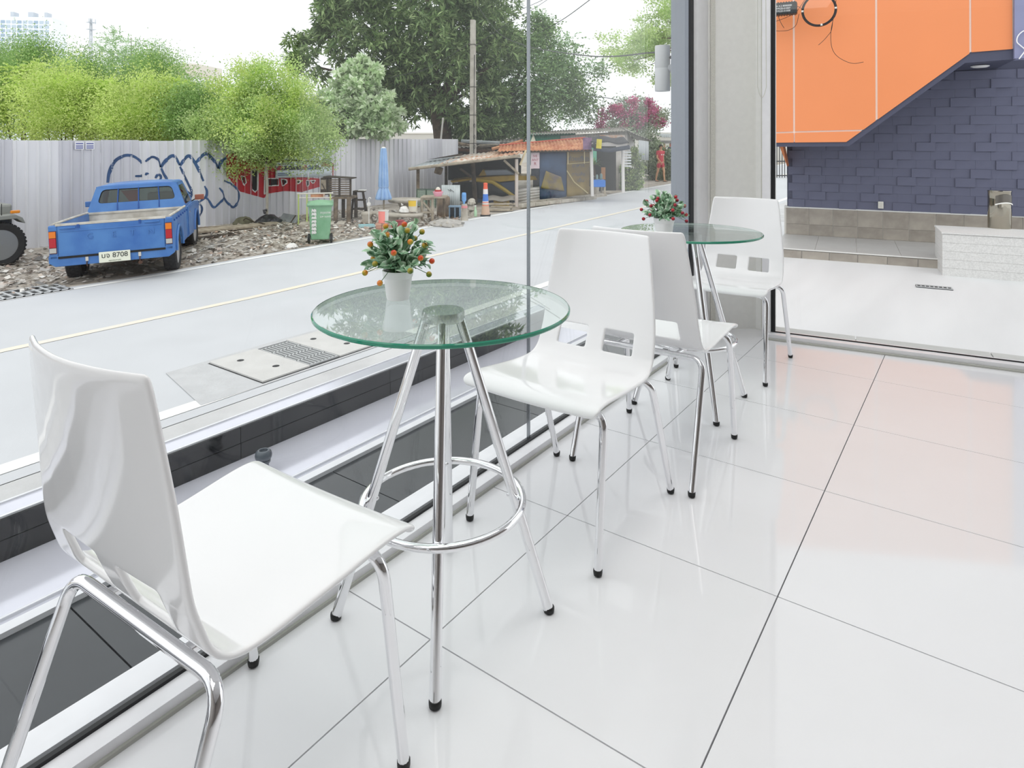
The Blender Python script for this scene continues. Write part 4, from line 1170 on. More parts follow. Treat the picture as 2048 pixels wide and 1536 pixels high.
lf_deep = leafmat('deep_leaf', ('8AB854', 'B0D674', '9CC862', '78A648', 'C2E08A'), .42)  # deeper green leaves of some fence shrubs
lf_pale = leafmat('pale_leaf', ('BCD89C', 'E2F0CC', 'A4C884', 'D4E8B8', 'F0F6E2'), .35)
lf_feath = leafmat('feather_leaf', ('8EBC76', 'B4D898', 'A0C884', '78A866', 'C4E2A8'), .42)
lf_dark = leafmat('dark_leaf', ('4A6A34', '6C9048', '8CB05C', '587A40', 'A4C474'), .32)
def tree(name, label, base, group=None):
    return thing(name, label, 'tree', base, group=group)
def loc_(px, py, D, b):
    p = PD(px, py, D); return (p.x - b.x, p.y - b.y, p.z - b.z)
def blob(px, py, rpx, rpy, D, b, dr=1.0):
    s = D / FPX; x, y, z = loc_(px, py, D, b); return (x, y, z, rpx * s * dr, rpx * s * dr, rpy * s)
def ground_at(px, D):
    p = PD(px, 300, D); return Vector((p.x, p.y, G(p.x)))
def limbs(par, b, blobs, top, r, mat, k=2):
    for bl in blobs:
        e = Vector(bl[:3]); m = Vector(top).lerp(e, .5) + Vector((0, 0, .1 * e.length * .2))
        MB().tube([top, m, e], [r, r * .6, r * .15], 7).build('branch', mat, par, True)

# street tree in front of the fence (fine lime leaves, thin pale stem)
b = PG(533, 446); D = dep(b)
t = tree('street_tree', 'bushy lime-green tree with a thin pale stem in front of the graffiti', b)
bl = [blob(520, 252, 95, 64, D, b), blob(470, 225, 60, 55, D, b), blob(600, 270, 70, 62, D, b), blob(545, 195, 75, 60, D, b), blob(420, 270, 45, 45, D, b), blob(640, 302, 28, 24, D, b), blob(468, 318, 36, 36, D, b), blob(520, 308, 40, 22, D, b), blob(500, 165, 45, 30, D, b), blob(655, 325, 18, 18, D, b), blob(425, 300, 24, 24, D, b)]
top = (0, 0, 1.5)
trunk(t, [(0, 0, -.05), (.02, 0, .7), (0, .02, 1.55)], [.032] * 30, m_barkp)
limbs(t, b, bl, top, .03, m_bark)
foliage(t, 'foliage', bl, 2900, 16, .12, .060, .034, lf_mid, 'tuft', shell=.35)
foliage(t, 'foliage', bl, 1500, 16, .12, .060, .032, lf_lime, 'tuft', shell=.65)
b2 = PG(556, 448)
# bright shrubs behind the fence: eight of them, each its own
shr = [(40, 205, 60, 75, 18.5, 0), (120, 215, 62, 65, 17.5, 1), (200, 225, 60, 60, 18.0, 0), (275, 220, 58, 62, 17.2, 1), (345, 225, 52, 58, 17.8, 0), (160, 170, 60, 45, 20.5, 2), (60, 140, 65, 45, 21.5, 2), (300, 165, 60, 42, 20.8, 2), (400, 235, 40, 45, 17.0, 2), (-30, 190, 50, 90, 19.0, 2)]
sl = ('bright lime shrub rising behind the fence straight above the parked jeep', 'bright lime shrub behind the fence above the two stickers', 'bright lime shrub behind the fence just above the pickup cab', 'bright lime shrub behind the fence above the first blue loop of graffiti', 'bright lime shrub behind the fence under the beige far building',
      'darker green shrub in the second row below the lattice mast', 'tall yellow-green shrub in the back row before the apartment block', 'darker green shrub below the feathery tree behind the fence', 'darker green shrub behind the fence touching the street tree crown', 'green shrub behind the fence at the edge beside the apartment block')
for k, (px, py, rx, ry, D, ty) in enumerate(shr):
    b = ground_at(px, D); t = tree('shrub', sl[k], b, 'shrubs behind the fence'); t['category'] = 'shrub'
    bl = [blob(px, py, rx, ry, D, b), blob(px - rx * .5, py + ry * .45, rx * .7, ry * .6, D, b), blob(px + rx * .5, py + ry * .4, rx * .7, ry * .65, D, b), blob(px + rx * .2, py - ry * .6, rx * .5, ry * .5, D, b)]
    for q in range(4):
        e = Vector(bl[q][:3]); MB().tube([(0.1 * q - .15, 0, 0), e * .5 + Vector((.05, 0, 0)), e + Vector((0, 0, bl[q][5] * .6))], [.035, .025, .006], 6).build('stem', m_bark, t, True)
    foliage(t, 'foliage', bl, 1300, 20, .28, .066, .030, (lf_lime, lf_lime, lf_deep)[ty], 'frond' if ty == 0 else 'tuft', shell=.45)
# feathery young tree
b = ground_at(265, 22); D = 22
t = tree('feathery_tree', 'young feathery tree with tiered pale fronds rising over the shrubs', b)
trunk(t, [(0, 0, 0), (.05, 0, 2.5), loc_(262, 75, D, b)], [.06] * 8 + [.04] * 8 + [.012] * 20, m_barkp)
bl = [blob(262, 100, 26, 30, D, b), blob(240, 120, 26, 22, D, b), blob(285, 118, 24, 24, D, b), blob(262, 145, 50, 22, D, b), blob(318, 112, 14, 24, D, b), blob(232, 88, 18, 20, D, b), blob(215, 105, 14, 16, D, b)]
foliage(t, 'foliage', bl, 620, 18, .46, .08, .022, leafmat('feather_pale', ('A8D08C', 'CBE6B0', 'B8DC9C', '96C07C'), .45), 'frond', shell=.2, outw=1.2, div=7)
# pale broad-leaved tree beside it
b = ground_at(715, 19.5); D = 19.5
t = tree('pale_leaf_tree', 'tree with broad pale grey-green leaves standing behind the fence', b)
bl = [blob(730, 225, 62, 48, D, b), blob(690, 190, 45, 42, D, b), blob(770, 250, 44, 28, D, b), blob(725, 165, 40, 36, D, b), blob(660, 240, 45, 40, D, b), blob(735, 130, 24, 18, D, b)]
trunk(t, [(0, 0, 0), (.05, 0, 1.2), (0, .1, 2.4)], [.07] * 30, m_bark); limbs(t, b, bl, (0, .1, 2.3), .05, m_bark)
foliage(t, 'foliage', bl, 1250, 9, .10, .19, .10, lf_pale, 'star', shell=.35, div=11)
# big mango
D = 25.0; b = ground_at(883, D)
t = tree('mango_tree', 'huge dark green mango tree towering behind the fence and shed', b)
bl = [blob(860, 110, 150, 120, D, b, .9), blob(760, 90, 100, 90, D, b), blob(960, 60, 90, 90, D, b), blob(850, -40, 170, 90, D, b), blob(660, 110, 80, 60, D, b), blob(720, 40, 70, 60, D, b), blob(820, 200, 80, 50, D, b), blob(930, 190, 70, 60, D, b), blob(985, 130, 55, 80, D, b), blob(640, 135, 50, 40, D, b), blob(780, 180, 70, 55, D, b), blob(940, 240, 50, 35, D, b)]
trunk(t, [(0, 0, 0), (.1, 0, 1.8), (-.1, .1, 3.4)], [.42] * 10 + [.36] * 30, m_bark); limbs(t, b, bl, (-.1, .1, 3.2), .22, m_bark)
foliage(t, 'foliage', bl, 4400, 10, .16, .30, .08, lf_mango, 'star', shell=.5, droop=.10, up=.9, div=18)
# reddish young shoots of the mango
# fine-leaved tamarind-like tree
D = 27.0; b = ground_at(1002, D)
t = tree('tamarind_tree', 'fine-leaved green tree with a slim trunk behind the rusty roof', b)
bl = [blob(1040, 150, 75, 70, D, b), blob(1110, 160, 80, 75, D, b), blob(1090, 90, 50, 60, D, b), blob(1170, 185, 45, 50, D, b), blob(1010, 200, 60, 55, D, b), blob(1130, 212, 62, 34, D, b), blob(1045, 232, 50, 26, D, b), blob(990, 120, 40, 50, D, b), blob(1085, 35, 22, 40, D, b), blob(1000, 245, 30, 18, D, b)]
trunk(t, [(0, 0, 0), (.1, 0, 1.5), (.05, 0, 3.0)], [.20] * 10 + [.16] * 30, m_bark); limbs(t, b, bl, (.05, 0, 2.8), .09, m_bark)
foliage(t, 'foliage', bl, 1700, 15, .55, .10, .045, lf_feath, 'frond', shell=.45)
foliage(t, 'foliage', bl, 1500, 10, .22, .14, .07, lf_dark, 'tuft', shell=.25)
# layered umbrella tree at the right
D = 40.0; b = ground_at(1420, D)
t = tree('umbrella_tree', 'tall tree with flat tiered branches of light green leaves beyond the column lamp', b)
bl = [blob(1290, 75, 75, 9, D, b), blob(1300, 105, 85, 9, D, b), blob(1330, 40, 70, 9, D, b), blob(1300, 130, 60, 10, D, b), blob(1350, 15, 70, 9, D, b), blob(1320, 160, 42, 9, D, b), blob(1400, 90, 90, 20, D, b), blob(1370, 60, 80, 12, D, b), blob(1265, 122, 40, 6, D, b)]
trunk(t, [(0, 0, 0), (0, 0, 5), loc_(1420, 0, D, b)], [.3] * 40, m_bark); limbs(t, b, bl, loc_(1420, 90, D, b), .1, m_bark)
foliage(t, 'foliage', bl, 1700, 12, .20, .17, .085, lf_mid, 'tuft', shell=.1)
# bougainvillea over the house
D = 27.5; b = ground_at(1262, D)
t = tree('bougainvillea', 'bougainvillea covered in magenta bracts sprawling over the shack roof', b); t['category'] = 'shrub'
bl = [blob(1220, 240, 38, 22, D, b), blob(1262, 225, 50, 30, D, b), blob(1300, 235, 34, 26, D, b), blob(1285, 255, 40, 20, D, b), blob(1240, 258, 40, 16, D, b)]
trunk(t, [(0, 0, 0), (.2, 0, 1.5), (.1, 0, 2.8)], [.07] * 30, m_bark); limbs(t, b, bl, (.1, 0, 2.6), .03, m_bark)
foliage(t, 'foliage', bl, 900, 9, .15, .10, .055, leafmat('boug_leaf', ('8FA37A', 'B4C09E', '6E8A58', 'CDD3BC'), .35), 'tuft', shell=.2)
fb = [blob(x, y, r, r * .8, D - .5, b) for x, y, r in ((1270, 210, 13), (1286, 207, 11), (1302, 222, 14), (1206, 232, 10), (1228, 222, 12), (1252, 228, 12), (1275, 238, 13), (1283, 250, 10), (1200, 245, 12), (1316, 242, 10), (1272, 263, 6), (1240, 246, 9), (1295, 205, 7))]
foliage(t, 'bracts', fb, 420, 9, .09, .085, .065, leafmat('bract', ('B0206A', 'D23C8C', 'E06AA8', 'C42C60', '9C1C58'), .35), 'tuft', shell=.3)
# leafy bush by the shack, ivy hedge behind the walkers
b = PG(1264, 380); D = dep(b)
t = tree('leafy_bush', 'rounded yellow-green bush growing at the open end of the shack', b); t['category'] = 'shrub'
bl = [blob(1263, 345, 22, 38, D, b), blob(1258, 372, 18, 14, D, b), blob(1272, 320, 16, 20, D, b), blob(1268, 366, 20, 16, D, b)]
for q in range(4): MB().tube([(.1 * q - .2, 0, 0), Vector(bl[q][:3])], [.03, .01], 6).build('stem', m_bark, t)
foliage(t, 'foliage', bl, 600, 9, .07, .12, .055, leafmat('bush_leaf', ('5E8030', '9AB850', 'C3D67E', '466626', 'D8E4A0'), .35), 'star', shell=.5)
D = 29.5; b = ground_at(1312, D)
t = tree('ivy_hedge', 'tall creeper hedge behind the person in the red shirt', b); t['category'] = 'hedge'
bl = [blob(1300, 330, 26, 45, D, b), blob(1325, 335, 28, 36, D, b), blob(1302, 285, 22, 32, D, b), blob(1350, 340, 22, 30, D, b)]
for q in range(4): MB().tube([(.2 * q - .4, 0, 0), Vector(bl[q][:3])], [.04, .01], 6).build('stem', m_bark, t)
foliage(t, 'foliage', bl, 1300, 9, .12, .12, .07, leafmat('ivy_leaf', ('7C9468', 'A9BD8E', '64804E', 'C4D2AE', '53703E'), .3), 'tuft', shell=.4)
# dark backing greenery behind the junk yard, in one hedge
D = 26.0; b = ground_at(960, D)
t = tree('yard_thicket', 'dark tangled thicket behind the utility pole and lean-to roof', b); t['category'] = 'shrub'
bl = [blob(930, 270, 40, 22, D, b), blob(985, 265, 40, 22, D, b), blob(1040, 262, 40, 20, D, b), blob(1060, 262, 30, 12, D, b)]
for q in range(4): MB().tube([(.6 * q - .8, 0, 0), Vector(bl[q][:3])], [.05, .01], 6).build('stem', m_bark, t)
foliage(t, 'foliage', bl, 700, 10, .2, .13, .07, lf_dark, 'tuft', shell=.3)

# ================================================================== FAR SKYLINE, POLES AND WIRES
D = 300; b = PD(40, 284, D)
t = thing('apartment_block', 'white high-rise apartment block with a grid of small windows far away', 'building', (b.x, b.y, -1), TH - PI / 2 + .12)
s = D / FPX; H = (284 - 38) * s + 1.13 + 1
MB().box((0, 6, H / 2), (120 * s, 12, H)).build('wall', M('tower_white', 'E9EEF4', .7), t)
wm = MB().box((0, 0, 0), (7.2 * s, .3, 5.6 * s)).mesh('window', M('tower_window', '9FB2C4', .3))
wm2 = MB().box((0, 0, 0), (7.2 * s, .3, 5.6 * s)).mesh('window', M('tower_window_b', 'BCC9D4', .3))
for r in range(7):
    for c in range(11):
        link_mesh('window', wm if c % 3 == 2 else wm2, t, ((-52 + c * 10.2) * s, -.05, H - (6 + r * 9) * s))
MB().box((0, 6, H + .6), (116 * s, 10, 1.2)).build('parapet', M('tower_white', 'E9EEF4', .7), t)
for x, w in ((-25, 6), (10, 10), (38, 5)): MB().box((x * s, 6, H + 2), (w * s, 4, 4)).build('roof_tank', M('tower_grey', 'C5CBD2', .7), t)
D = 160; s = D / FPX; b = PD(182, 284, D)
t = thing('lattice_mast', 'thin grey lattice telecom mast above the shrubs', 'mast', (b.x, b.y, -1))
top = (284 - 36) * s + 2; m_mast = M('mast_grey', 'C2C6CA', .5, .1)
for x, y in ((-1, -1), (1, -1), (1, 1), (-1, 1)):
    MB().tube([(x * 5 * s, y * 5 * s, 0), (x * 1.3 * s, y * 1.3 * s, top)], .08, 5).build('leg', m_mast, t)
for k in range(14):
    z0, z1 = top * k / 14, top * (k + 1) / 14; w0 = (5 - 3.7 * k / 14) * s; w1 = (5 - 3.7 * (k + 1) / 14) * s
    MB().tube([(-w0, -w0, z0), (w1, -w1, z1)], .045, 4).tube([(w0, -w0, z0), (-w1, -w1, z1)], .045, 4).build('brace', m_mast, t)
for z in (8, 22): MB().box((0, 0, top - z * s), (14 * s, 14 * s, .8 * s)).build('platform', m_mast, t)
for x in (-6, 0, 6): MB().box((x * s, -5 * s, top - 6 * s), (1.4 * s, s, 10 * s)).build('antenna', M('antenna', 'C9CED4', .5), t)
D = 110; s = D / FPX; b = PD(365, 284, D)
t = thing('flat_building', 'beige flat-roofed building half hidden behind the shrubs', 'building', (b.x, b.y, -1), TH - PI / 2 - .1)
H = (284 - 126) * s + 2
MB().box((0, 4, H / 2), (58 * s, 8, H)).build('wall', M('far_beige', 'D8D2C6', .8), t)
MB().box((12 * s, 0, H * .42), (62 * s, 9, H * .84)).build('lower_wing', M('far_white', 'EDEBE6', .8), t)
MB().box((12 * s, 0, H * .84), (66 * s, 9.6, 1.6 * s)).build('canopy_edge', M('far_beige', 'D8D2C6', .8), t)
# concrete utility pole
D = 22.4; b = ground_at(946, D); s = D / FPX
t = thing('utility_pole', 'weathered square concrete utility pole beside the lean-to shed', 'pole', b, .3)
m_pole = M('pole_concrete', 'BDB8AE', .9, hex2='A29C92', scale=4, bump=.3)
H = 1.13 - b.z + (284 - 40) * s
MB().box((0, 0, H / 2), (.22, .19, H), taper=.78).build('shaft', m_pole, t, bevel=.012)
for z in (.30, .46, .62, .86): MB().box((0, 0, H * z), (.215, .19, .03)).build('band', M('band_steel', '6A6660', .6, .5), t)
for k in range(4):
    MB().tube([(-.12 - .01 * k, -.08, H * .15), (-.13, -.09, H * .5), (-.10 + .01 * k, -.09, H * .8)], .009, 5).build('riser_cable', m_black, t)
for z in (.42, .50, .35): MB().tube([(-.16 + .07 * math.cos(a * PI / 6), -.11, H * z * .8 + .07 * math.sin(a * PI / 6)) for a in range(12)], .008, 5, True).build('cable_loop', m_black, t)
b = ground_at(880, 22.5); e = PD(886, 238, 22.5) - b
t = thing('leaning_pipe', 'thin pale pipe leaning up behind the end of the fence', 'pipe', b)
MB().tube([(-.25, 0, 0), (e.x, e.y, e.z)], .03, 8).build('pipe', M('pipe_pale', 'B4B2AC', .5), t)
MB().tube([(e.x - .005, e.y, e.z - .03), (e.x + .005, e.y, e.z + .04)], .036, 8).build('end_cap', M('pipe_pale', 'B4B2AC', .5), t)
def cable(pts, label, r):
    tag(MB().tube(bez(pts, 40), r, 6).build('overhead_cable', M('cable_black', '2B2D2F', .5), None, True), label, 'cable', 'overhead cables')
cable([PD(950, 3, 20), PD(975, 40, 18), PD(1005, 72, 15), PD(1058, 93, 11), PD(1110, 103, 8.5), PD(1180, 112, 6.5), PD(1240, 112, 5.4), PD(1310, 105, 4.7), PD(1343, 117, 4.2)], 'thick black cable sagging from the tree to the corner column', .006)
cable([PD(1085, 62, 24), PD(1130, 36, 22), PD(1190, -8, 20)], 'black cable rising steeply over the tamarind tree', .014)
cable([PD(1040, 20, 24), PD(1085, 0, 22), PD(1120, -20, 21)], 'thin cable crossing the gap beside the mango crown', .010)
cable([PD(951, 92, 22.2), PD(1010, 50, 22.2), PD(1060, 22, 21.5), PD(1100, -4, 22)], 'thin cable running up from the concrete utility pole', .008)
cable([PD(780, 155, 20), PD(860, 135, 21), PD(939, 86, 22.1)], 'thin cable slanting from the mango leaves to the utility pole', .007)
cable([PD(1170, 192, 26), PD(1215, 196, 26), PD(1250, 204, 26)], 'short dark wire just above the bougainvillea', .014)

# ================================================================== ROADSIDE CLUTTER ACROSS THE STREET
RZC = TH - PI / 2
class Fr:
    """a thing standing on the ground; pixels of the photo turned to metres at its depth"""
    def __init__(s, name, label, cat, px, py, rz=0.0, group=None, z=None, D=None):
        if D is None: s.b = PG(px, py)
        else:
            s.b = PD(px, py, D); s.b.z = G(s.b.x) if z is None else z
        if z is not None and D is None: s.b = PZ(px, py, z)
        s.D = dep(s.b); s.s = s.D / FPX; s.px = px
        s.py = CY + (EYE - s.b.z) / s.s
        s.t = thing(name, label, cat, s.b, RZC + rz, group)
    def p(s, px, py, y=0.0): return Vector(((px - s.px) * s.s, y, (s.py - py) * s.s))
    def w(s, n): return n * s.s
m_wood = M('old_wood', '8A7B68', .85, hex2='5F5244', scale=7, bump=.3)
m_woodp = M('pale_wood', 'B0A593', .85, hex2='8D8272', scale=7, bump=.3)
m_woodd = M('dark_wood', '4E4438', .85, hex2='352D26', scale=7, bump=.3)
m_cem = M('cement', 'BFB8AC', .9, hex2='A39B8E', scale=5, bump=.3)
m_zinc = M('zinc_sheet', 'B5BABC', .45, .3, hex2='8F9698', scale=3)
m_rz = M('rusty_zinc', 'D09A72', .7, .1, hex2='A8603F', scale=5)
m_pw = M('white_plastic', 'E2E0DC', .5)
def corr(b, p0, p1, p2, p3, n, amp, mi=0):
    """corrugated sheet between four corners, waves run from edge p0p1 to edge p3p2"""
    P = [Vector(p) for p in (p0, p1, p2, p3)]
    nr = (P[1] - P[0]).cross(P[3] - P[0]).normalized()
    b.grid(n * 4, 2, lambda i, j: P[0].lerp(P[1], i).lerp(P[3].lerp(P[2], i), j) + nr * amp * math.sin(2 * PI * i * n), mi)
    return b
def sheet(b, name, mat, par, th=.003):
    o = b.build(name, mat, par, True); m = o.modifiers.new('t', 'SOLIDIFY'); m.thickness = th; return o

# --- wheelie bin
f = Fr('wheelie_bin', 'green two-wheeled rubbish bin with white scrawl at the road edge', 'bin', 641, 484, .25)
m_gb = M('bin_green', '83B08C', .5, hex2='72A07C', scale=4)
W_, Hh = f.w(46), f.w(80)
bd = MB(); bd.box((0, 0, Hh * .46 + .05), (W_ * .78, W_ * .86, Hh * .86)); 
for i in range(4, 8):
    v = bd.v[i]; bd.v[i] = (v[0] * 1.22, v[1] * 1.18, v[2])
bd.build('body', m_gb, f.t, bevel=.02)
MB().box((0, 0, Hh * .94), (W_ * 1.08, W_ * 1.12, .045)).build('rim', m_gb, f.t, bevel=.012)
ld = MB(); ld.grid(6, 6, lambda i, j: ((i - .5) * W_ * 1.08, (j - .5) * W_ * 1.12, Hh * .97 + .05 * (1 - (2 * i - 1) ** 2) * (1 - (2 * j - 1) ** 2) + .03 * j))
sheet(ld, 'lid', m_gb, f.t, .02)
MB().tube([(-W_ * .45, W_ * .62, Hh * .96), (W_ * .45, W_ * .62, Hh * .96)], .018, 8).build('handle', m_gb, f.t, True)
MB().tube([(-W_ * .5, -W_ * .60, Hh * .955), (W_ * .5, -W_ * .60, Hh * .955)], .014, 8).build('front_lip', m_gb, f.t, True)
for s in (-1, 1):
    o = MB().lathe([(.0, -.025), (.07, -.025), (.095, -.02), (.10, 0), (.095, .02), (.07, .025), (0, .025)], n=20).build('wheel', m_tyre, f.t, True, loc=(s * W_ * .46, -W_ * .34, .10)); o.rotation_euler = (0, PI / 2, 0)
    MB().lathe([(.0, -.028), (.04, -.028), (.04, .028), (0, .028)], n=12).build('hub', m_zinc, o, True)
rr = random.Random(2)
for k in range(7):          # looping white spray scribble down the front
    zc = Hh * .82 - k * .072; yf = -W_ * .47 + k * .004 - .022
    MB().tube(bez([(-W_ * .34 + q * W_ * .022, yf, zc + (.03 if q % 2 else -.03) * rr.uniform(.5, 1.2)) for q in range(9)], 40), .008, 5).build('scribble', m_pw, f.t)
for k in range(2):
    text_obj('stencil', ('กรุงเทพ', 'มหานคร')[k], .062, m_pw, f.t, (W_ * .22, -W_ * .495 + k * .006, Hh * .76 - k * .075), (PI / 2 - .06, 0, 0), .001)

# --- tubular frame behind the bin
f = Fr('tube_frame', 'pale green tubular metal frame standing behind the green bin', 'frame', 628, 450)
m_tg_ = M('tube_green', 'B9CC7A', .5); m_tw = M('tube_white', 'DAD6CC', .5)
for x in (597, 614, 661): 
    MB().tube([f.p(x, 450), f.p(x, 388)], .018, 8).build('post', m_tg_, f.t)
MB().tube([f.p(594, 388), f.p(666, 386)], .018, 8).build('top_rail', m_tw, f.t)
MB().tube([f.p(596, 396), f.p(664, 395)], .014, 8).build('rail', m_tw, f.t)
for x in (600, 612, 648, 660): MB().tube([f.p(x, 396), f.p(x, 387)], .010, 6).build('spindle', m_tw, f.t)
MB().box(f.p(632, 392, .15), (f.w(22), .3, f.w(7))).build('rusty_tray', m_rz, f.t, bevel=.01)

# --- slatted crate on a rough wooden table
f = Fr('wooden_table', 'rough dark wooden table with log legs under the slatted crate', 'table', 682, 446)
for x in (672, 698): MB().tube([f.p(x - 1, 446), f.p(x, 398)], .055, 8).build('leg', m_wood, f.t)
for x in (676, 702): MB().tube([f.p(x, 440, .5), f.p(x, 398, .5)], .045, 8).build('leg', m_woodd, f.t)
for k in range(4): MB().box(f.p(683, 396, .05 + k * .15), (f.w(42), .14, .045)).build('plank', m_wood, f.t)
zt0 = f.b.z + (f.py - 396) * f.s + .024
f2 = Fr('slatted_crate', 'weathered slatted wooden crate on the rough wooden table', 'crate', 683, 394, z=None, D=f.D + .2); f2.t.location.z = zt0; f2.py = 394.2
for x in (661, 681, 703): MB().box(f2.p(x, 376, -.1), (f.w(3.4), .04, f.w(37))).build('stile', m_woodd, f2.t)
for k in range(8):
    for x in (671, 692): MB().box(f2.p(x, 391 - k * 4.3, -.1), (f.w(18), .02, f.w(1.9)), rx=.5).build('slat', m_wood, f2.t)
MB().box(f2.p(678, 356.5, .1), (f.w(58), .5, .025), ry=.06).build('top_board', m_woodd, f2.t)
MB().box(f2.p(650, 374, .1), (f.w(14), .4, f.w(34))).build('side_box', m_woodd, f2.t)
MB().box(f2.p(649.5, 370, -.11), (f.w(10), .02, f.w(19))).build('pale_board', m_woodp, f2.t)
MB().tube([f2.p(647, 368, -.14), f2.p(655, 384, -.14)], .012, 6).build('stick', m_woodd, f2.t)

# --- dark folding stool and low bench beside it
f = Fr('step_stool', 'dark wooden step stool beside the slatted crate', 'stool', 717, 438)
for x0, x1, y in ((708, 702, 0), (726, 733, 0), (710, 706, .35), (724, 729, .35)): MB().tube([f.p(x0, 384, y * .3), f.p(x1, 438, y)], .03, 6).build('leg', m_woodd, f.t)
MB().box(f.p(717, 383, .1), (f.w(22), .26, .035)).build('seat', m_woodd, f.t)
for y in (400, 418): MB().box(f.p(717, y, .05), (f.w(26), .22, .03)).build('step', m_woodd, f.t)
MB().box(f.p(723, 381.2, .1), (f.w(15), .2, .03)).build('pad', m_pw, f.t, bevel=.01)

# --- concrete garden table, two curved benches
f = Fr('garden_table', 'round cement garden table on a thick pedestal by the blue parasol', 'table', 806, 438, D=PG(806, 436).x and dep(PG(806, 436)))
MB().lathe([(.0, 0), (f.w(32), 0), (f.w(34), .03), (f.w(34), .07), (f.w(32), .085), (0, .085)], tuple(f.p(806, 406, .3)), 28).build('top', m_cem, f.t, True)
MB().lathe([(f.w(16), 0), (f.w(12), f.w(10)), (f.w(11), f.w(20)), (f.w(16), f.w(31))], (0, .3, 0), 20).build('pedestal', m_cem, f.t, True)
gz = f.b.z + (f.py - 406) * f.s + .085
def bench(label, px, py, half, bow):
    f = Fr('garden_bench', label, 'bench', px, py, group='cement garden benches')
    b = MB(); z = f.w(py - (py - 22)); n = 14
    def fn(i, j):
        a = (i - .5) * 2
        return (a * f.w(half), (j - .5) * .32 + bow * (1 - a * a), z)
    b.grid(n, 3, fn); o = sheet(b, 'seat', m_cem, f.t, .07)
    for s in (-1, 1):
        x = s * f.w(half) * .62
        MB().prism([(x - .15, -.13, 0), (x + .15, -.13, 0), (x + .09, -.13, z * .45), (x + .14, -.13, z - .03), (x - .14, -.13, z - .03), (x - .09, -.13, z * .45)], (0, .26, 0)).build('leg', m_cem, f.t, bevel=.015)
    return f
bench('curved cement garden bench beside the black stool', 750, 446, 25, .15)
fb2 = bench('curved cement garden bench under the yellow bucket', 810, 448, 36, -.18)
fbz = fb2.b.z + fb2.w(22)

# --- blue parasol, closed
f = Fr('garden_parasol', 'closed faded blue garden parasol standing by the cement table', 'parasol', 768, 440)
m_pb = M('parasol_blue', 'A4C2E6', .8, hex2='84A8D6', scale=3)
MB().tube([f.p(768, 440), f.p(767, 292)], .022, 8).build('pole', m_woodp, f.t)
pr = MB(); N = 40
rows = [(296, 4), (303, 5.2), (330, 7), (360, 8.2), (372, 8.4), (376, 7.6), (386, 11), (396, 13.5), (399, 13)]
def pf(i, j):
    k = min(len(rows) - 2, int(j * (len(rows) - 1))); t = j * (len(rows) - 1) - k
    y = rows[k][0] + (rows[k + 1][0] - rows[k][0]) * t; r = rows[k][1] + (rows[k + 1][1] - rows[k][1]) * t
    a = 2 * PI * i; r = f.w(r) * (1 + .22 * math.cos(8 * a))
    c = f.p(767, y); return (c.x + r * math.cos(a), r * math.sin(a), c.z)
pr.grid(48, 32, pf); sheet(pr, 'folded_canopy', m_pb, f.t, .004)
MB().tube([(f.p(767, 374).x + f.w(8.6) * math.cos(a * PI / 8), f.w(8.6) * math.sin(a * PI / 8), f.p(767, 374).z) for a in range(16)], .008, 6, True).build('tie_cord', M('tie_pale', 'A8C4E8', .7), f.t)
MB().lathe([(f.w(4.5), 0), (f.w(4), f.w(2)), (f.w(1), f.w(4)), (0, f.w(4.2))], tuple(f.p(767, 297)), 12).build('finial', m_pw, f.t, True)
MB().lathe([(.0, 0), (.18, 0), (.17, .08), (.05, .12), (0, .12)], n=18).build('base', m_cem, f.t, True)

# --- buckets, bag, pots
def bucket(name, label, px, py, wpx, hpx, mats, z=None, group=None, D=None, y=0):
    f = Fr(name, label, 'bucket', px, py, D=D, z=z, group=group)
    r = f.w(wpx) / 2; h = f.w(hpx)
    body = MB().lathe([(.0, .0), (r * .86, 0), (r * .90, .01), (r * .98, h * .93), (r * 1.04, h * .94), (r * 1.04, h), (r * .95, h), (r * .9, h * .7)], n=22).build('body', mats[0], f.t, True)
    if len(mats) > 1:
        b = MB(); b.grid(12, 1, lambda i, j: ((r * (.91 + .06 * j) + .004) * math.cos(-PI / 2 + (i - .7) * mats[2]), (r * (.91 + .06 * j) + .004) * math.sin(-PI / 2 + (i - .7) * mats[2]), h * (mats[3] + (mats[4] - mats[3]) * j))); b.build('label_band', mats[1], f.t, True)
    MB().tube([(r * 1.03 * math.cos(a * PI / 10), -r * .5 * math.sin(a * PI / 10), h * .95 - r * .7 * math.sin(a * PI / 10)) for a in range(11)], .006, 5).build('handle', m_zinc, f.t)
    return f
m_bw = M('bucket_white', 'E4DFD2', .5, hex2='CFC8B8', scale=4)
bucket('paint_bucket', 'white and yellow paint bucket standing on the curved cement bench', 826, 422, 19, 24, [m_bw, M('band_yellow', 'E8C23A', .5), 2.8, .45, .92], z=fbz + .036, D=fb2.D + .02)
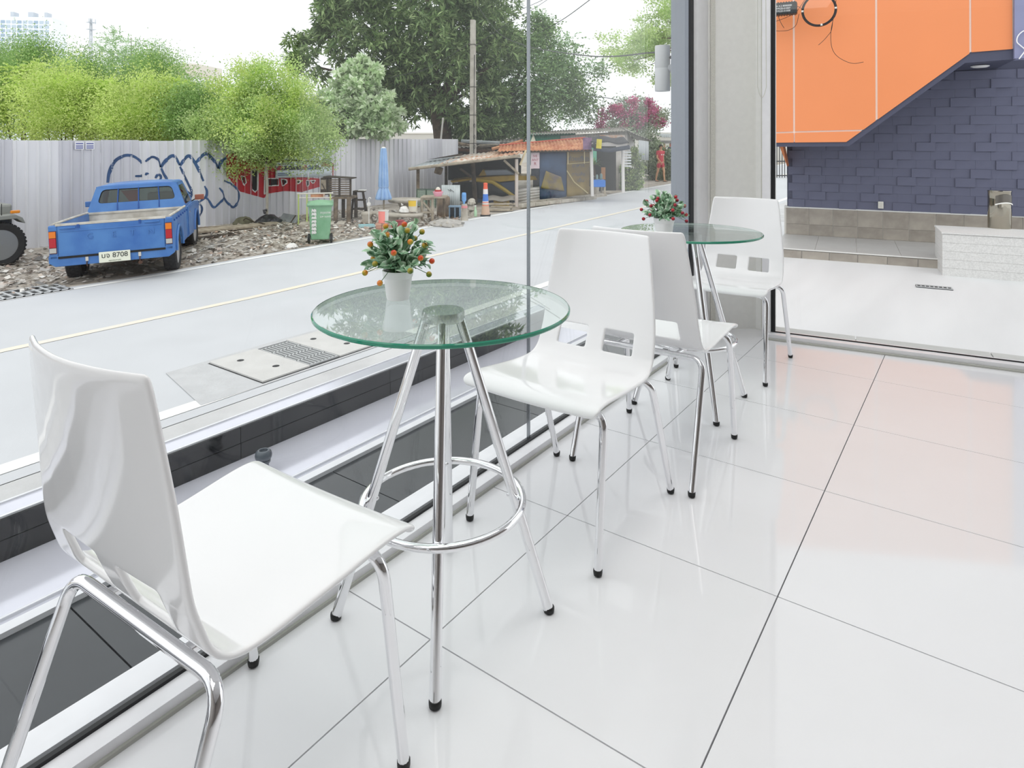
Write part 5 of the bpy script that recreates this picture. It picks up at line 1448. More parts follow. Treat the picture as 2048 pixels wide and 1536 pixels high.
# brick pile carries the pink-and-white bucket
f = Fr('brick_pile', 'small pile of reddish bricks at the road edge', 'bricks', 764, 471)
m_bk = [M('brick_a', 'B98A76', .9, hex2='9A6E5C', scale=6), M('brick_b', 'C49A86', .9, var=.15, scale=6), M('brick_c', 'A8806E', .9, var=.15, scale=6)]
bw, bh = f.w(12), f.w(5)
bms = [MB().box((0, 0, 0), (bw * .95, .11, bh * .92)).mesh('brick', m) for m in m_bk]
for r in range(5):
    for c in range(2):
        for d in range(2): link_mesh('brick', bms[(r + c + d) % 3], f.t, ((c - .5) * bw + (r % 2) * .012, d * .125, bh * (r + .5)), (0, 0, .08 * ((r * 7 + c * 3) % 3 - 1)))
bz = f.b.z + bh * 5
bucket('paint_bucket', 'pale bucket with a pink-red stripe on top of the brick pile', 767, 446, 21, 25, [M('bucket_pale', 'D9D6CE', .5, var=.1, scale=4), M('band_pink', 'EE8A80', .5), 1.6, .0, .98], z=bz, D=f.D + .06)
f = Fr('plant_pot', 'dark red rounded flower pot on the ground below the cement bench', 'pot', 800, 459)
MB().lathe([(.0, 0), (f.w(5.5), 0), (f.w(8), f.w(6)), (f.w(8.2), f.w(13)), (f.w(7.4), f.w(16)), (f.w(8.6), f.w(17)), (f.w(8.4), f.w(18.5)), (f.w(7), f.w(18))], n=22).build('body', M('pot_red', '9E3E46', .5, var=.1, scale=4), f.t, True)
MB().lathe([(0, f.w(16.5)), (f.w(7), f.w(16.6))], n=18, caps=False).build('soil', m_soil, f.t)
def lump(name, label, cat, px, py, wpx, hpx, mat, seed, z=None, D=None, d=.3, group=None):
    f = Fr(name, label, cat, px, py, z=z, D=D, group=group); r3 = random.Random(seed); b = MB()
    ph = [r3.uniform(0, 6) for _ in range(6)]
    def fn(i, j):
        a = 2 * PI * i; e = j * PI / 2 * .999
        k = 1 + .14 * math.sin(3 * a + ph[0]) + .08 * math.sin(7 * a + ph[1] + 4 * e) + .06 * math.sin(5 * e * 2 + ph[2] + 2 * a)
        return (f.w(wpx) / 2 * math.cos(a) * math.cos(e) * k, d * math.sin(a) * math.cos(e) * k, f.w(hpx) * math.sin(e) * (.9 + .15 * math.sin(4 * a + ph[3]) * math.cos(e)) - .01)
    b.grid(28, 9, fn); b.build('body', mat, f.t, True); return f
fl = lump('plastic_bag', 'crumpled white plastic bag on the cement bench beside the bucket', 'bag', 809, 422, 20, 13, m_pw, 5, z=fbz + .036, D=fb2.D, d=.10)
MB().tube([fl.p(804, 411), fl.p(802, 407, .02), fl.p(806, 410, .02)], .012, 6).build('knot', m_pw, fl.t, True)
fl = lump('plastic_bag', 'crumpled white plastic bag lying on the leaf litter by the road', 'bag', 583, 495, 22, 11, m_pw, 8, d=.16)
MB().tube([fl.p(586, 487), fl.p(592, 490, -.05), fl.p(594, 494, -.08)], .016, 6).build('torn_handle', m_pw, fl.t, True)
fl = lump('rubbish_bag', 'black bin liner bag slumped at the foot of the fence', 'bag', 537, 447, 48, 21, M('bag_black', '2A2B30', .35), 3, d=.35)
MB().tube([fl.p(530, 427), fl.p(527, 421, .02), fl.p(533, 420, .03)], .03, 6).build('knot', M('bag_black', '2A2B30', .35), fl.t, True)
fl = lump('cloth_bundle', 'olive cloth bundle lying beside the black bin bag', 'bundle', 488, 447, 34, 16, M('cloth_olive', '6E6C58', .9, var=.2, scale=6), 12, d=.3)
MB().tube([fl.p(482, 446, -.1), fl.p(500, 434, -.25), fl.p(518, 446, -.1)], .012, 6).build('cord', m_woodd, fl.t, True)
fl = lump('sand_heap', 'low heap of grey sand spilling at the road edge', 'sand', 896, 450, 72, 14, M('sand_grey', 'B8B4AE', .95, hex2='A29E98', scale=12, bump=.4), 6, d=.42)
for k in range(5): MB().sphere(fl.p(862 + k * 12, 446 - (k % 2) * 5, -.45), .03, 6, 4).build('pebble', m_cem, fl.t)
# loose boards at the fence foot
for k, (x0, y0, x1, y1, w, lab, mt) in enumerate(((378, 470, 556, 449, .30, 'long grey board lying in front of the black bin bag', m_woodp), (376, 462, 530, 452, .22, 'long weathered plank under the cloth bundle', m_wood), (560, 440, 592, 446, .35, 'pale bent sheet leaning on the black bin bag', m_zinc), (600, 452, 690, 450, .35, 'flat concrete slab under the tubular frame', m_cem), (382, 482, 480, 468, .16, 'short dark broken board nearest the pickup front wheel', m_woodd))):
    a, c = PG(x0, y0), PG(x1, y1); mid = (a + c) / 2; L = (c - a).length
    t = thing('loose_board', lab, 'board', (mid.x, mid.y, G(mid.x) + .02 + .03 * (k == 0)), math.atan2(c.y - a.y, c.x - a.x))
    MB().box((0, 0, 0), (L, w, .05 if k != 3 else .10), rx=.08 if k != 2 else .9).build('plank', mt, t, bevel=.006)
    MB().box((L * .3, 0, .035 if k != 3 else .06), (.05, w * .8, .02), rx=.08 if k != 2 else .9).build('batten', m_woodd, t)
# white walking-stick umbrella and teal tray
f = Fr('hooked_cane', 'white hooked cane with a small round guard stuck in the ground', 'cane', 738, 449)
MB().tube([f.p(738, 449), f.p(737.5, 400)] + [f.p(739.5 - 2.2 * math.cos(a * PI / 6), 398 - 3 * math.sin(a * PI / 6)) for a in range(7)], .011, 8).build('shaft', m_pw, f.t, True)
o = MB().lathe([(0, -.01), (f.w(4), -.008), (f.w(4), .008), (0, .01)], n=16).build('guard', m_pw, f.t, True, loc=f.p(738, 408, -.02)); o.rotation_euler = (PI / 2, 0, 0)
a = PG(733, 455)
t = thing('plastic_tray', 'pale teal plastic tray lying on the ground by the hooked cane', 'tray', (a.x, a.y, G(a.x) + .01), RZC + .3)
MB().box((0, 0, .012), (.34, .26, .016)).build('base', M('tray_teal', 'A9CDD0', .5), t)
for x, y, w, d in ((-.17, 0, .015, .27), (.17, 0, .015, .27), (0, -.13, .35, .015), (0, .13, .35, .015)): MB().box((x, y, .03), (w, d, .05)).build('side', M('tray_teal', 'A9CDD0', .5), t)
# wooden stand, pink basin, drum, louvre shutters, sheet, crate
f = Fr('wooden_stand', 'pale rough wooden stand with a diagonal brace', 'stand', 856, 446)
for x in (844, 865): MB().tube([f.p(x, 446), f.p(x, 396)], .032, 6).build('leg', m_woodp, f.t)
for x in (852, 884): MB().tube([f.p(x, 440, .5), f.p(x, 396, .5)], .032, 6).build('leg', m_wood, f.t)
MB().tube([f.p(846, 404), f.p(863, 424)], .026, 6).build('brace', m_woodp, f.t)
for y in (398, 425): MB().tube([f.p(842, y), f.p(868, y)], .026, 6).build('rail', m_woodp, f.t)
MB().box(f.p(866, 395, .25), (f.w(50), .6, .03)).build('top', m_woodp, f.t)
tz = f.b.z + (f.py - 395) * f.s + .015
f2 = Fr('washing_basin', 'pink plastic basin with a red one inside on the wooden stand', 'basin', 876, 394, z=tz, D=f.D + .2)
MB().lathe([(0, 0), (f2.w(7), 0), (f2.w(9.5), f2.w(6)), (f2.w(10.5), f2.w(9)), (f2.w(10), f2.w(9.5)), (f2.w(8), f2.w(3))], n=24).build('pink_basin', M('pink_plastic', 'EFA9BE', .4), f2.t, True)
MB().lathe([(0, f2.w(8)), (f2.w(6), f2.w(8)), (f2.w(7.2), f2.w(13)), (f2.w(6.6), f2.w(13)), (0, f2.w(12))], n=20).build('red_basin', M('red_plastic', 'C03A40', .4), f2.t, True)
MB().lathe([(0, f2.w(12.5)), (f2.w(5), f2.w(12.8)), (f2.w(4.2), f2.w(16)), (f2.w(2), f2.w(18)), (0, f2.w(18.5))], n=16).build('folded_cloth', m_bw, f2.t, True)
f = Fr('log_drum', 'thick mottled tree-trunk section standing on end', 'log', 887, 440, D=dep(PG(887, 440)) + .7)
MB().lathe([(0, 0), (f.w(13), 0), (f.w(13.5), f.w(8)), (f.w(12.5), f.w(24)), (f.w(13), f.w(36)), (f.w(11), f.w(40)), (0, f.w(41))], n=20).build('trunk', M('log_bark', '8E7B66', .9, hex2='5C4E42', scale=5, bump=.6), f.t, True)
MB().lathe([(0, f.w(41.2)), (f.w(10.5), f.w(40.4))], n=20, caps=False).build('cut_face', m_woodp, f.t)
f = Fr('louvre_shutter', 'dark green louvred shutters leaning behind the wooden stand', 'shutter', 851, 432, D=dep(PG(851, 432)) + 1.0)
for x0 in (843, 862):
    lv = MB().box(f.p(x0 - 9, 397), (f.w(1.6), .04, f.w(38))).box(f.p(x0 + 9, 397), (f.w(1.6), .04, f.w(38))).box(f.p(x0, 378.5), (f.w(18), .04, f.w(1.6))).build('frame', M('shutter_green', '3E5A46', .6), f.t)
    for k in range(12): MB().box(f.p(x0, 381.5 + k * 2.7), (f.w(17), .025, f.w(1.5)), rx=.5).build('slat', M('slat_pale', '9DB0A0', .6), lv)
f = Fr('metal_panel', 'pale upright ribbed metal panel leaning by the water stand', 'panel', 902, 434, D=dep(PG(902, 434)) + .25)
sheet(corr(MB(), f.p(883, 418), f.p(920, 418), f.p(920, 370), f.p(883, 370), 9, .006), 'sheet', M('panel_pale', 'C6CCCC', .5, .2, hex2='A8B0B0', scale=4), f.t)
for x in (890, 912): MB().tube([f.p(x, 438, .1), f.p(x, 372, .05)], .02, 6).build('strut', m_wood, f.t)
stroke_ = MB().tube([f.p(896, 379, -.02), f.p(902, 382, -.02), f.p(900, 378, -.02), f.p(908, 384, -.02)], .006, 5).build('scribble', m_black, f.t)
f = Fr('plastic_crate', 'blue-grey plastic crate turned on its side below the metal panel', 'crate', 909, 437)
m_cb = M('crate_blue', '7C97AE', .5, var=.1, scale=4)
for x in (899, 910, 919.5): MB().box(f.p(x, 425, .1), (f.w(2.4), .25, f.w(23))).build('upright', m_cb, f.t)
MB().box(f.p(909, 413.5, .1), (f.w(24), .28, f.w(2.2))).build('top', m_cb, f.t)
MB().box(f.p(909, 425, .24), (f.w(22), .02, f.w(22))).build('back', M('crate_dark', '4A5C6C', .6), f.t)
# water bottle on a cement post, cement sacks, green bottle, bollard
f = Fr('cement_post', 'stubby cement post base holding a blue water bottle', 'post', 929, 441)
MB().lathe([(0, 0), (f.w(7.5), 0), (f.w(6.8), f.w(12)), (f.w(5.4), f.w(22)), (f.w(5.6), f.w(30)), (f.w(5), f.w(33)), (0, f.w(33))], n=18).build('base', m_cem, f.t, True)
MB().lathe([(f.w(5.9), f.w(25)), (f.w(6), f.w(27)), (f.w(5.8), f.w(30))], n=18, caps=False).build('red_band', M('band_red', 'D98A8E', .5), f.t, True)
pz = f.b.z + f.w(33)
f2 = Fr('water_bottle', 'upturned blue water bottle standing on the cement post', 'bottle', 928, 408, z=pz, D=f.D)
MB().lathe([(0, 0), (f2.w(1.8), 0), (f2.w(2), f2.w(3)), (f2.w(4.6), f2.w(8)), (f2.w(4.6), f2.w(19)), (f2.w(4.2), f2.w(22)), (f2.w(3), f2.w(23)), (0, f2.w(23))], n=18).build('body', M('bottle_blue', '5C98D8', .2, hex2='78AEE4', scale=9), f2.t, True)
for k in (10, 13, 16): MB().lathe([(f2.w(4.55), f2.w(k)), (f2.w(4.85), f2.w(k + .5)), (f2.w(4.55), f2.w(k + 1))], n=18, caps=False).build('rib', M('bottle_rib', '3F7CC0', .3), f2.t, True)
for k in range(3):
    lump('cement_sack', ('grey cement sack at the bottom of the small stack', 'grey cement sack in the middle of the small stack', 'grey cement sack on top of the small stack')[k], 'sack', 943, 436, 16, 12, M('sack_grey', 'BDB7AA', .9, var=.12, scale=6), 20 + k, D=dep(PG(943, 436)) + .75, z=G(PG(943, 436).x) + k * .15, d=.22, group='cement sacks')
f = Fr('green_bottle', 'pale green glass bottle standing by the cement sacks', 'bottle', 951, 433)
MB().lathe([(0, 0), (f.w(3.1), 0), (f.w(3.2), f.w(1)), (f.w(3.2), f.w(11)), (f.w(1.3), f.w(16)), (f.w(1.2), f.w(21)), (0, f.w(21))], n=16).build('body', M('bottle_green', 'B5D8B4', .15), f.t, True)
MB().lathe([(f.w(1.5), f.w(20)), (f.w(1.5), f.w(22.5)), (0, f.w(22.6))], n=12).build('cap', m_pw, f.t, True)
f = Fr('road_bollard', 'tall tapering traffic bollard banded orange, white and blue', 'bollard', 971, 432)
seg = [(432, 9.3, 'C9A890'), (408, 6.4, 'D8D2D0'), (402, 6.0, '3E78CE'), (388, 5.0, 'E6E0DE'), (378, 4.6, 'E8603E'), (367, 3.4, None)]
for (y0, r0, c), (y1, r1, _) in zip(seg[:-1], seg[1:]):
    b = MB().lathe([(f.w(r0), f.w(432 - y0)), (f.w(r1), f.w(432 - y1))], n=20, caps=False).build('band', M('bollard_' + c, c, .55), f.t, True)
MB().lathe([(f.w(4.4), f.w(63)), (f.w(4.2), f.w(65.5)), (f.w(2), f.w(66.5)), (0, f.w(66.6))], n=16).build('cap', M('bollard_E8603E', 'E8603E', .55), f.t, True)
for y in (411, 405): MB().lathe([(f.w(6.9) * (1 - (411 - y) * .008), f.w(432 - y)), (f.w(6.75) * (1 - (411 - y) * .008), f.w(432 - y + 1.2))], n=20, caps=False).build('orange_ring', M('bollard_E8603E', 'E8603E', .55), f.t, True)
MB().box((0, 0, .02), (f.w(20), f.w(20), .04)).build('foot', m_black, f.t, bevel=.01)

# ================================================================== LEAN-TO SHED WITH THE YELLOW CAR
f = Fr('lean_to_shed', 'ramshackle lean-to with sagging corrugated roof sheets on wooden posts', 'shed', 960, 424, D=19.2)
y0_, y1_ = -.4, 2.4
for k, (xa, ya, xb, yb, xc, yc, xd, yd) in enumerate(((824, 335, 905, 324, 930, 312, 850, 322), (880, 328, 975, 316, 1000, 304, 905, 314), (955, 320, 1046, 306, 1042, 297, 975, 306))):
    sheet(corr(MB(), f.p(xa, ya, y0_), f.p(xb, yb, y0_), f.p(xc, yc, y1_), f.p(xd, yd, y1_), 9, .018), 'roof_sheet', (m_zinc, M('zinc_pale', 'D9D5CC', .5, .1, hex2='B98A6A', scale=3), M('zinc_rust', 'D4C0AA', .5, .1, hex2='A8704E', scale=3))[k], f.t, .004)
MB().tube([f.p(822, 337, y0_ - .05), f.p(1040, 311, y0_ - .05)], .045, 6).build('fascia_pole', m_woodp, f.t)
for x, yb, yt, yy, mt in ((836, 430, 336, 0, m_wood), (1033, 418, 318, -.1, M('post_pale', 'CFC4BC', .8)), (943, 420, 326, .6, m_woodd), (884, 424, 332, 1.2, m_woodd)):
    MB().tube([f.p(x + (6 if x == 943 else 0), yb, yy), f.p(x, yt, yy)], .05 if x != 943 else .07, 7).build('post', mt, f.t)
MB().tube([f.p(1008, 320, -.2), f.p(1037, 347, -.2)], .035, 6).build('brace', m_woodp, f.t)
MB().tube([f.p(918, 338, .3), f.p(940, 355, .5)], .04, 6).build('brace', m_woodd, f.t)
MB().tube([f.p(1052, 300, -.1), f.p(1040, 330, -.1)], .03, 6).build('prop', M('pole_cream', 'D8C8A4', .7), f.t)
MB().box(f.p(875, 342, .3), (f.w(14), .3, f.w(14)), ry=.3).build('hanging_basket', m_wood, f.t, bevel=.02)
MB().box(f.p(962, 345, 2.5), (f.w(165), .05, f.w(50))).build('dark_tarp', M('tarp_black', '26282B', .7, var=.2, scale=4), f.t)
MB().prism([f.p(845, 321, 1.0), f.p(862, 318, 1.0), f.p(918, 308, 1.2), f.p(916, 313, 1.2)], (0, .3, 0)).build('loose_plank', m_woodd, f.t)
# yellow car body under the shed
f = Fr('yellow_car', 'old yellow car shell with a long roof stored under the lean-to', 'car', 985, 420, D=20.3)
m_yc = M('car_yellow', 'A88A1E', .4, hex2='8E7418', scale=4)
def cp(x, y): return f.p(x, y, 0)
MB().prism([cp(900, 362), cp(945, 356), cp(1000, 352), cp(1030, 351), (cp(1070, 352)), cp(1075, 360), cp(1030, 361), cp(1000, 364), cp(975, 360), cp(945, 360), cp(905, 366)], (0, 1.3, 0)).build('roof', m_yc, f.t, bevel=.02)
MB().tube([f.p(945, 359, -.02), f.p(985, 364, -.03), f.p(1010, 380, -.05), f.p(1030, 394, -.08)], [.05, .06, .06, .05], 8).build('windscreen_pillar', M('car_yellow_pale', 'B8A03E', .4), f.t, True)
MB().prism([cp(1000, 366), cp(1028, 363), cp(1030, 392), cp(1020, 384)], (0, 1.2, 0)).build('cabin_side', M('cabin_navy', '2C3E58', .5), f.t)
MB().prism([cp(905, 366), cp(975, 362), cp(1000, 374), cp(1022, 394), cp(900, 398)], (0, .04, 0)).build('windscreen', M('screen_dark', '17191C', .12), f.t)
MB().prism([cp(898, 398), cp(1028, 396), cp(1032, 416), cp(898, 418)], (0, 1.3, 0)).build('lower_body', M('body_navy', '1E2A4A', .5, var=.2, scale=3), f.t, bevel=.02)
MB().prism([f.p(960, 352, .3), f.p(968, 342, .3), f.p(1012, 341, .3), f.p(1028, 350, .3)], (0, .7, 0)).build('roof_sign', M('sign_grey', '8E9AA8', .4), f.t)
MB().prism([f.p(956, 353, .28), f.p(964, 341, .28), f.p(968, 342, .28), f.p(972, 352, .28)], (0, .74, 0)).build('sign_end', m_yc, f.t)
for x in (920, 1012):
    o = wheel(f.t, f.p(x, 414, .05), .27, .18); o.rotation_euler = (PI / 2, 0, 0)
# timber and a yellow chest in front of it
f = Fr('tarp_chest', 'low mustard-yellow chest under a grey tarpaulin among timber', 'chest', 1003, 422, D=19.3)
MB().box(f.p(1003, 405, .1), (f.w(32), .5, f.w(16))).build('box', M('chest_mustard', 'A68A34', .6, var=.15, scale=5), f.t, bevel=.04)
tp = MB(); tp.grid(14, 6, lambda i, j: f.p(976 + 54 * i, 397 - 4.5 * math.sin(PI * j) - 1.5 * math.sin(i * 9) + (3 if j in (0, 1) else 0), -.25 + .75 * j)); sheet(tp, 'tarpaulin', M('tarp_grey', '9C968C', .8, var=.2, scale=6), f.t, .01)
for x in (986, 1010): MB().box(f.p(x, 406, -.16), (f.w(6), .03, f.w(4))).build('hasp', m_woodp, f.t)
for k, (x0, y0, x1, y1, lab) in enumerate(((975, 417, 1030, 423, 'long pale timber plank lying on top below the yellow chest'), (982, 423, 1032, 419, 'short pale timber plank crossing the others below the yellow chest'), (978, 427, 1026, 426, 'weathered timber plank at the road edge below the yellow chest'))):
    a, c = PD(x0, y0, 18.3 - .2 * k), PD(x1, y1, 18.3 - .2 * k); mid = (a + c) / 2
    t = thing('timber_plank', lab, 'plank', (mid.x, mid.y, G(mid.x) + .16 - .06 * k), RZC + (.12, -.1, .02)[k], 'timber by the shed')
    MB().box((0, 0, 0), ((c - a).length, .16, .045)).build('plank', m_woodp, t, bevel=.004)
    MB().box(((c - a).length * .42, 0, .028), (.05, .13, .012)).build('strap', m_woodd, t)

# ================================================================== SHACK
f = Fr('street_shack', 'corrugated street shack with rusty roof, hanging tarps and a dark open stall', 'shack', 1120, 400, D=20.6)
F0 = f
# white corrugated dado, horizontal ribs
wd = MB(); a0, a1, a2, a3 = f.p(1030, 418, -.6), f.p(1078, 407, -.5), f.p(1078, 371, -.5), f.p(1030, 376, -.6)
nrm = Vector((0, -1, 0)); wd.grid(2, 28, lambda i, j: a0.lerp(a1, i).lerp(a3.lerp(a2, i), j) + nrm * .022 * math.sin(2 * PI * j * 7)); sheet(wd, 'white_sheet', M('white_zinc', 'D8D6D2', .5, hex2='C2BEB6', scale=4), f.t)
# blue tarp and printed yellow-brown tarp
def hang(x0, y0, x1, y1, x2, y2, x3, y3, name, mat, y, amp=.03, fq=11):
    b = MB(); c0, c1, c2, c3 = f.p(x0, y0, y), f.p(x1, y1, y), f.p(x2, y2, y), f.p(x3, y3, y)
    b.grid(24, 10, lambda i, j: c0.lerp(c1, i).lerp(c3.lerp(c2, i), j) + Vector((0, -amp * math.sin(i * fq + j * 3) * (1 - j) - amp * .4 * math.sin(j * 9), 0)))
    return sheet(b, name, mat, f.t, .006)
m_tblue = M('tarp_blue', '4A5E7C', .5, hex2='35425A', scale=1.6)
m_tyel = M('tarp_ochre', '8E7A4A', .5, hex2='6E6048', scale=1.4)
hang(1077, 399, 1131, 391, 1131, 300, 1077, 302, 'blue_tarp', m_tblue, -.45)
hang(1131, 391, 1176, 386, 1176, 300, 1131, 300, 'ochre_tarp', m_tyel, -.47)
hang(1080, 374, 1126, 380, 1120, 352, 1090, 340, 'ochre_fold', M('tarp_fold', '8A7A3A', .5, hex2='5E5666', scale=3), -.52, .02)
for k, (s_, px, py, sz) in enumerate((('ก๋วยเตี๋ยว', 1154, 317, .17), ('อาหาร', 1153, 330, .16), ('ตามสั่ง', 1153, 347, .15), ('เย็น', 1158, 359, .15))):
    text_obj('faded_lettering', s_, sz, M('fade_ink', '4E5468', .6), f.t, f.p(px, py, -.545), (PI / 2, 0, 0), .001)
MB().tube([f.p(1131, 340, -.54), f.p(1145, 362, -.56), f.p(1172, 384, -.55)], .018, 6).build('tarp_rope', M('rope', 'B0A47E', .8), f.t, True)
for x in (1133, 1165): MB().tube([f.p(x, 326, -.55), f.p(x, 302, -.55)], .012, 5).build('tie', M('tie_cream', 'CDBF98', .7), f.t)
MB().tube([f.p(1131, 327, -.56), f.p(1176, 323, -.56)], .010, 5).build('tie', M('rope', 'B0A47E', .8), f.t)
# rusty eave roof
sheet(corr(MB(), f.p(996, 302, -.75), f.p(1178, 299, -.75), f.p(1178, 275, .8), f.p(1000, 291, .8), 26, .02), 'rusty_roof', m_rz, f.t, .004)
MB().tube([f.p(998, 291, .78), f.p(1176, 275.5, .78)], .035, 6).build('ridge_strip', M('ridge_red', 'B5563E', .7), f.t)
MB().tube([f.p(1020, 303, -.7), f.p(1178, 300.5, -.7)], .03, 6).build('eave_pole', m_woodd, f.t)
# posters
pst = MB().box(f.p(1069, 320, -.58), (f.w(17), .01, f.w(31))).build('poster', M('poster_pale', 'D9C6CC', .6), f.t)
for k, s_ in enumerate(('IVE', 'ANT', 'R')):
    text_obj('poster_text', s_, .10 if k < 2 else .13, M('poster_red', '9A2C3C', .6), pst, f.p(1069, 311.5 + k * 7.5, -.588), (PI / 2, 0, 0), .0005)
MB().box(f.p(1169, 287, -.80), (f.w(17), .012, f.w(23))).build('purple_poster', M('poster_purple', '5E4668', .6, hex2='8A6A86', scale=7), f.t)
MB().box(f.p(1069, 343, -.56), (f.w(16), .012, f.w(14))).build('dark_poster', M('poster_dark', '2E3440', .6, var=.4, scale=9), f.t)
# posts, stall opening, awning
for x, yb, yt in ((1179, 389, 298), (1240, 382, 300)): MB().tube([f.p(x + (1 if x == 1179 else 0), yb, -.6), f.p(x - 1, yt, -.6)], .05, 8).build('post', M('post_white', 'D6D2CE', .7), f.t)
aw = MB(); aw.grid(16, 4, lambda i, j: f.p(1175 + 72 * i, 284 - 12 * j + 3 * i + 1.5 * math.sin(i * 11), -1.0 + 1.0 * j)); sheet(aw, 'black_awning', M('awning_black', '2B2930', .7, var=.2, scale=6), f.t, .012)
MB().box(f.p(1211, 289.5, -.95), (f.w(66), .03, f.w(5))).build('awning_board', M('board_pale', 'B4AFAC', .7), f.t)
MB().tube([f.p(1180, 297, -.9), f.p(1210, 300, -1.0), f.p(1248, 294, -.95)], .07, 7).build('rolled_tarp', M('roll_navy', '3A404E', .7, var=.2, scale=7), f.t, True)
MB().box(f.p(1189.5, 287.5, -1.02), (f.w(10), .01, f.w(18)), ry=.08).build('yellow_flyer', M('flyer_yellow', 'D4C43E', .6, hex2='B8A832', scale=9), f.t)
o = MB().lathe([(f.w(3), -.02), (f.w(5), 0), (f.w(3), .02)], n=16).build('hung_ring', m_black, f.t, True, loc=f.p(1180, 291, -1.0)); o.rotation_euler = (PI / 2, 0, 0)
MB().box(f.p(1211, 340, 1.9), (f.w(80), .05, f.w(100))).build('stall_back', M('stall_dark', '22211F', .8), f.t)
MB().box(f.p(1196, 312, 1.8), (f.w(24), .04, f.w(32))).build('green_board', M('board_green', '6FB49A', .6), f.t)
MB().box(f.p(1222, 352, 1.75), (f.w(9), .04, f.w(26))).build('wood_board', M('board_tan', 'A87850', .7), f.t)
MB().box(f.p(1196, 330, 1.74), (f.w(18), .06, f.w(6))).build('red_shelf', M('shelf_red', 'B07058', .6), f.t)
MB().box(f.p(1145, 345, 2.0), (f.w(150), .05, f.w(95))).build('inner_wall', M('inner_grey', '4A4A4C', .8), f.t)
for k in range(6): MB().box(f.p(1249, 304 + k * 5.4, -.5), (f.w(15), .02, f.w(2.6))).build('louvre', M('louvre_white', 'D8DADC', .6), f.t)
# low brick kerb lines before the shack
for k, (x0, y0, x1, y1, w, mt) in enumerate(((1092, 398, 1172, 385, .10, m_woodd), (1060, 412, 1210, 392, .18, m_cem), (1040, 418, 1190, 398, .15, m_cem))):
    a, c = PG(x0, y0), PG(x1, y1); mid = (a + c) / 2
    t = thing('kerb_timber' if k == 0 else 'kerb_stone', ('dark timber baulk lying along the foot of the tarps', 'pale kerb stone row along the shack front', 'lower pale kerb stone row nearest the road by the shack')[k], 'kerb', (mid.x, mid.y, G(mid.x) + .03), math.atan2(c.y - a.y, c.x - a.x))
    L = (c - a).length
    n = 1 if k == 0 else 6
    for q in range(n): MB().box((-L / 2 + L * (q + .5) / n, 0, .04), (L / n - .02, w, .10)).build('baulk' if k == 0 else 'stone', mt, t, bevel=.01)
    if k == 0:
        for q in (-.45, .45): MB().box((L * q, 0, .07), (.06, w * 1.1, .11)).build('iron_band', m_rust, t)
# blue counter table and potted palm in the stall
f = Fr('stall_table', 'table with a bright blue cloth in the open stall', 'table', 1194, 386, D=20.3)
MB().box(f.p(1195, 366, 0), (f.w(27), .6, f.w(14))).build('blue_cloth', M('cloth_blue', '2F74C8', .6), f.t, bevel=.02)
for x in (1183, 1207): MB().tube([f.p(x, 387, -.25), f.p(x, 372, -.25)], .035, 6).build('leg', m_woodp, f.t)
for x in (1185, 1205): MB().tube([f.p(x, 387, .25), f.p(x, 372, .25)], .035, 6).build('leg', m_woodp, f.t)
tz = f.b.z + (f.py - 359) * f.s
for k, (px, r, h, c, lab) in enumerate(((1187, 3.5, 7, '3A3A40', 'dark round cooking pot on the blue stall table'), (1194, 2.5, 10, '8FA8A4', 'pale glass jar in the middle of the blue stall table'), (1202, 3.0, 12, '6C8A86', 'tall green glass cabinet jar on the blue stall table'))):
    q = Fr('stall_jar', lab, 'jar', px, 358, z=tz, D=20.3, group='jars on the stall table')
    MB().lathe([(0, 0), (q.w(r), 0), (q.w(r), q.w(h * .8)), (q.w(r * .6), q.w(h * .92)), (0, q.w(h * .92))], n=14).build('body', M('jar_' + c, c, .25), q.t, True)
    MB().lathe([(q.w(r * .62), q.w(h * .9)), (q.w(r * .62), q.w(h)), (0, q.w(h))], n=12).build('lid', m_zinc, q.t, True)
q = Fr('potted_palm', 'spiky potted palm standing inside the dark stall', 'plant', 1188, 360, D=22.2)
MB().lathe([(0, 0), (.14, 0), (.18, .30), (.17, .30), (0, .28)], n=16).build('pot', m_cem, q.t, True)
MB().tube([(0, 0, .28), (.02, 0, .7), (0, 0, q.p(1188, 330).z)], .03, 6).build('stem', m_bark, q.t)
pm = MB(); r3 = random.Random(5)
for k in range(26):
    a = r3.uniform(0, 2 * PI); e = r3.uniform(-.2, 1.2); L = r3.uniform(.28, .46); c = q.p(1188, 330); d = Vector((math.cos(a) * math.cos(e), math.sin(a) * math.cos(e), math.sin(e))); sd = d.cross(Vector((0, 0, 1))).normalized() * .018
    pm.add([c - sd, c + sd, c + d * L * .6 + sd, c + d * L - Vector((0, 0, .08)), c + d * L * .6 - sd], [(0, 1, 2, 4), (4, 2, 3)])
pm.build('fronds', leafmat('palm_leaf', ('4E7A34', '8FB85A', '6C9A44'), .3), q.t)

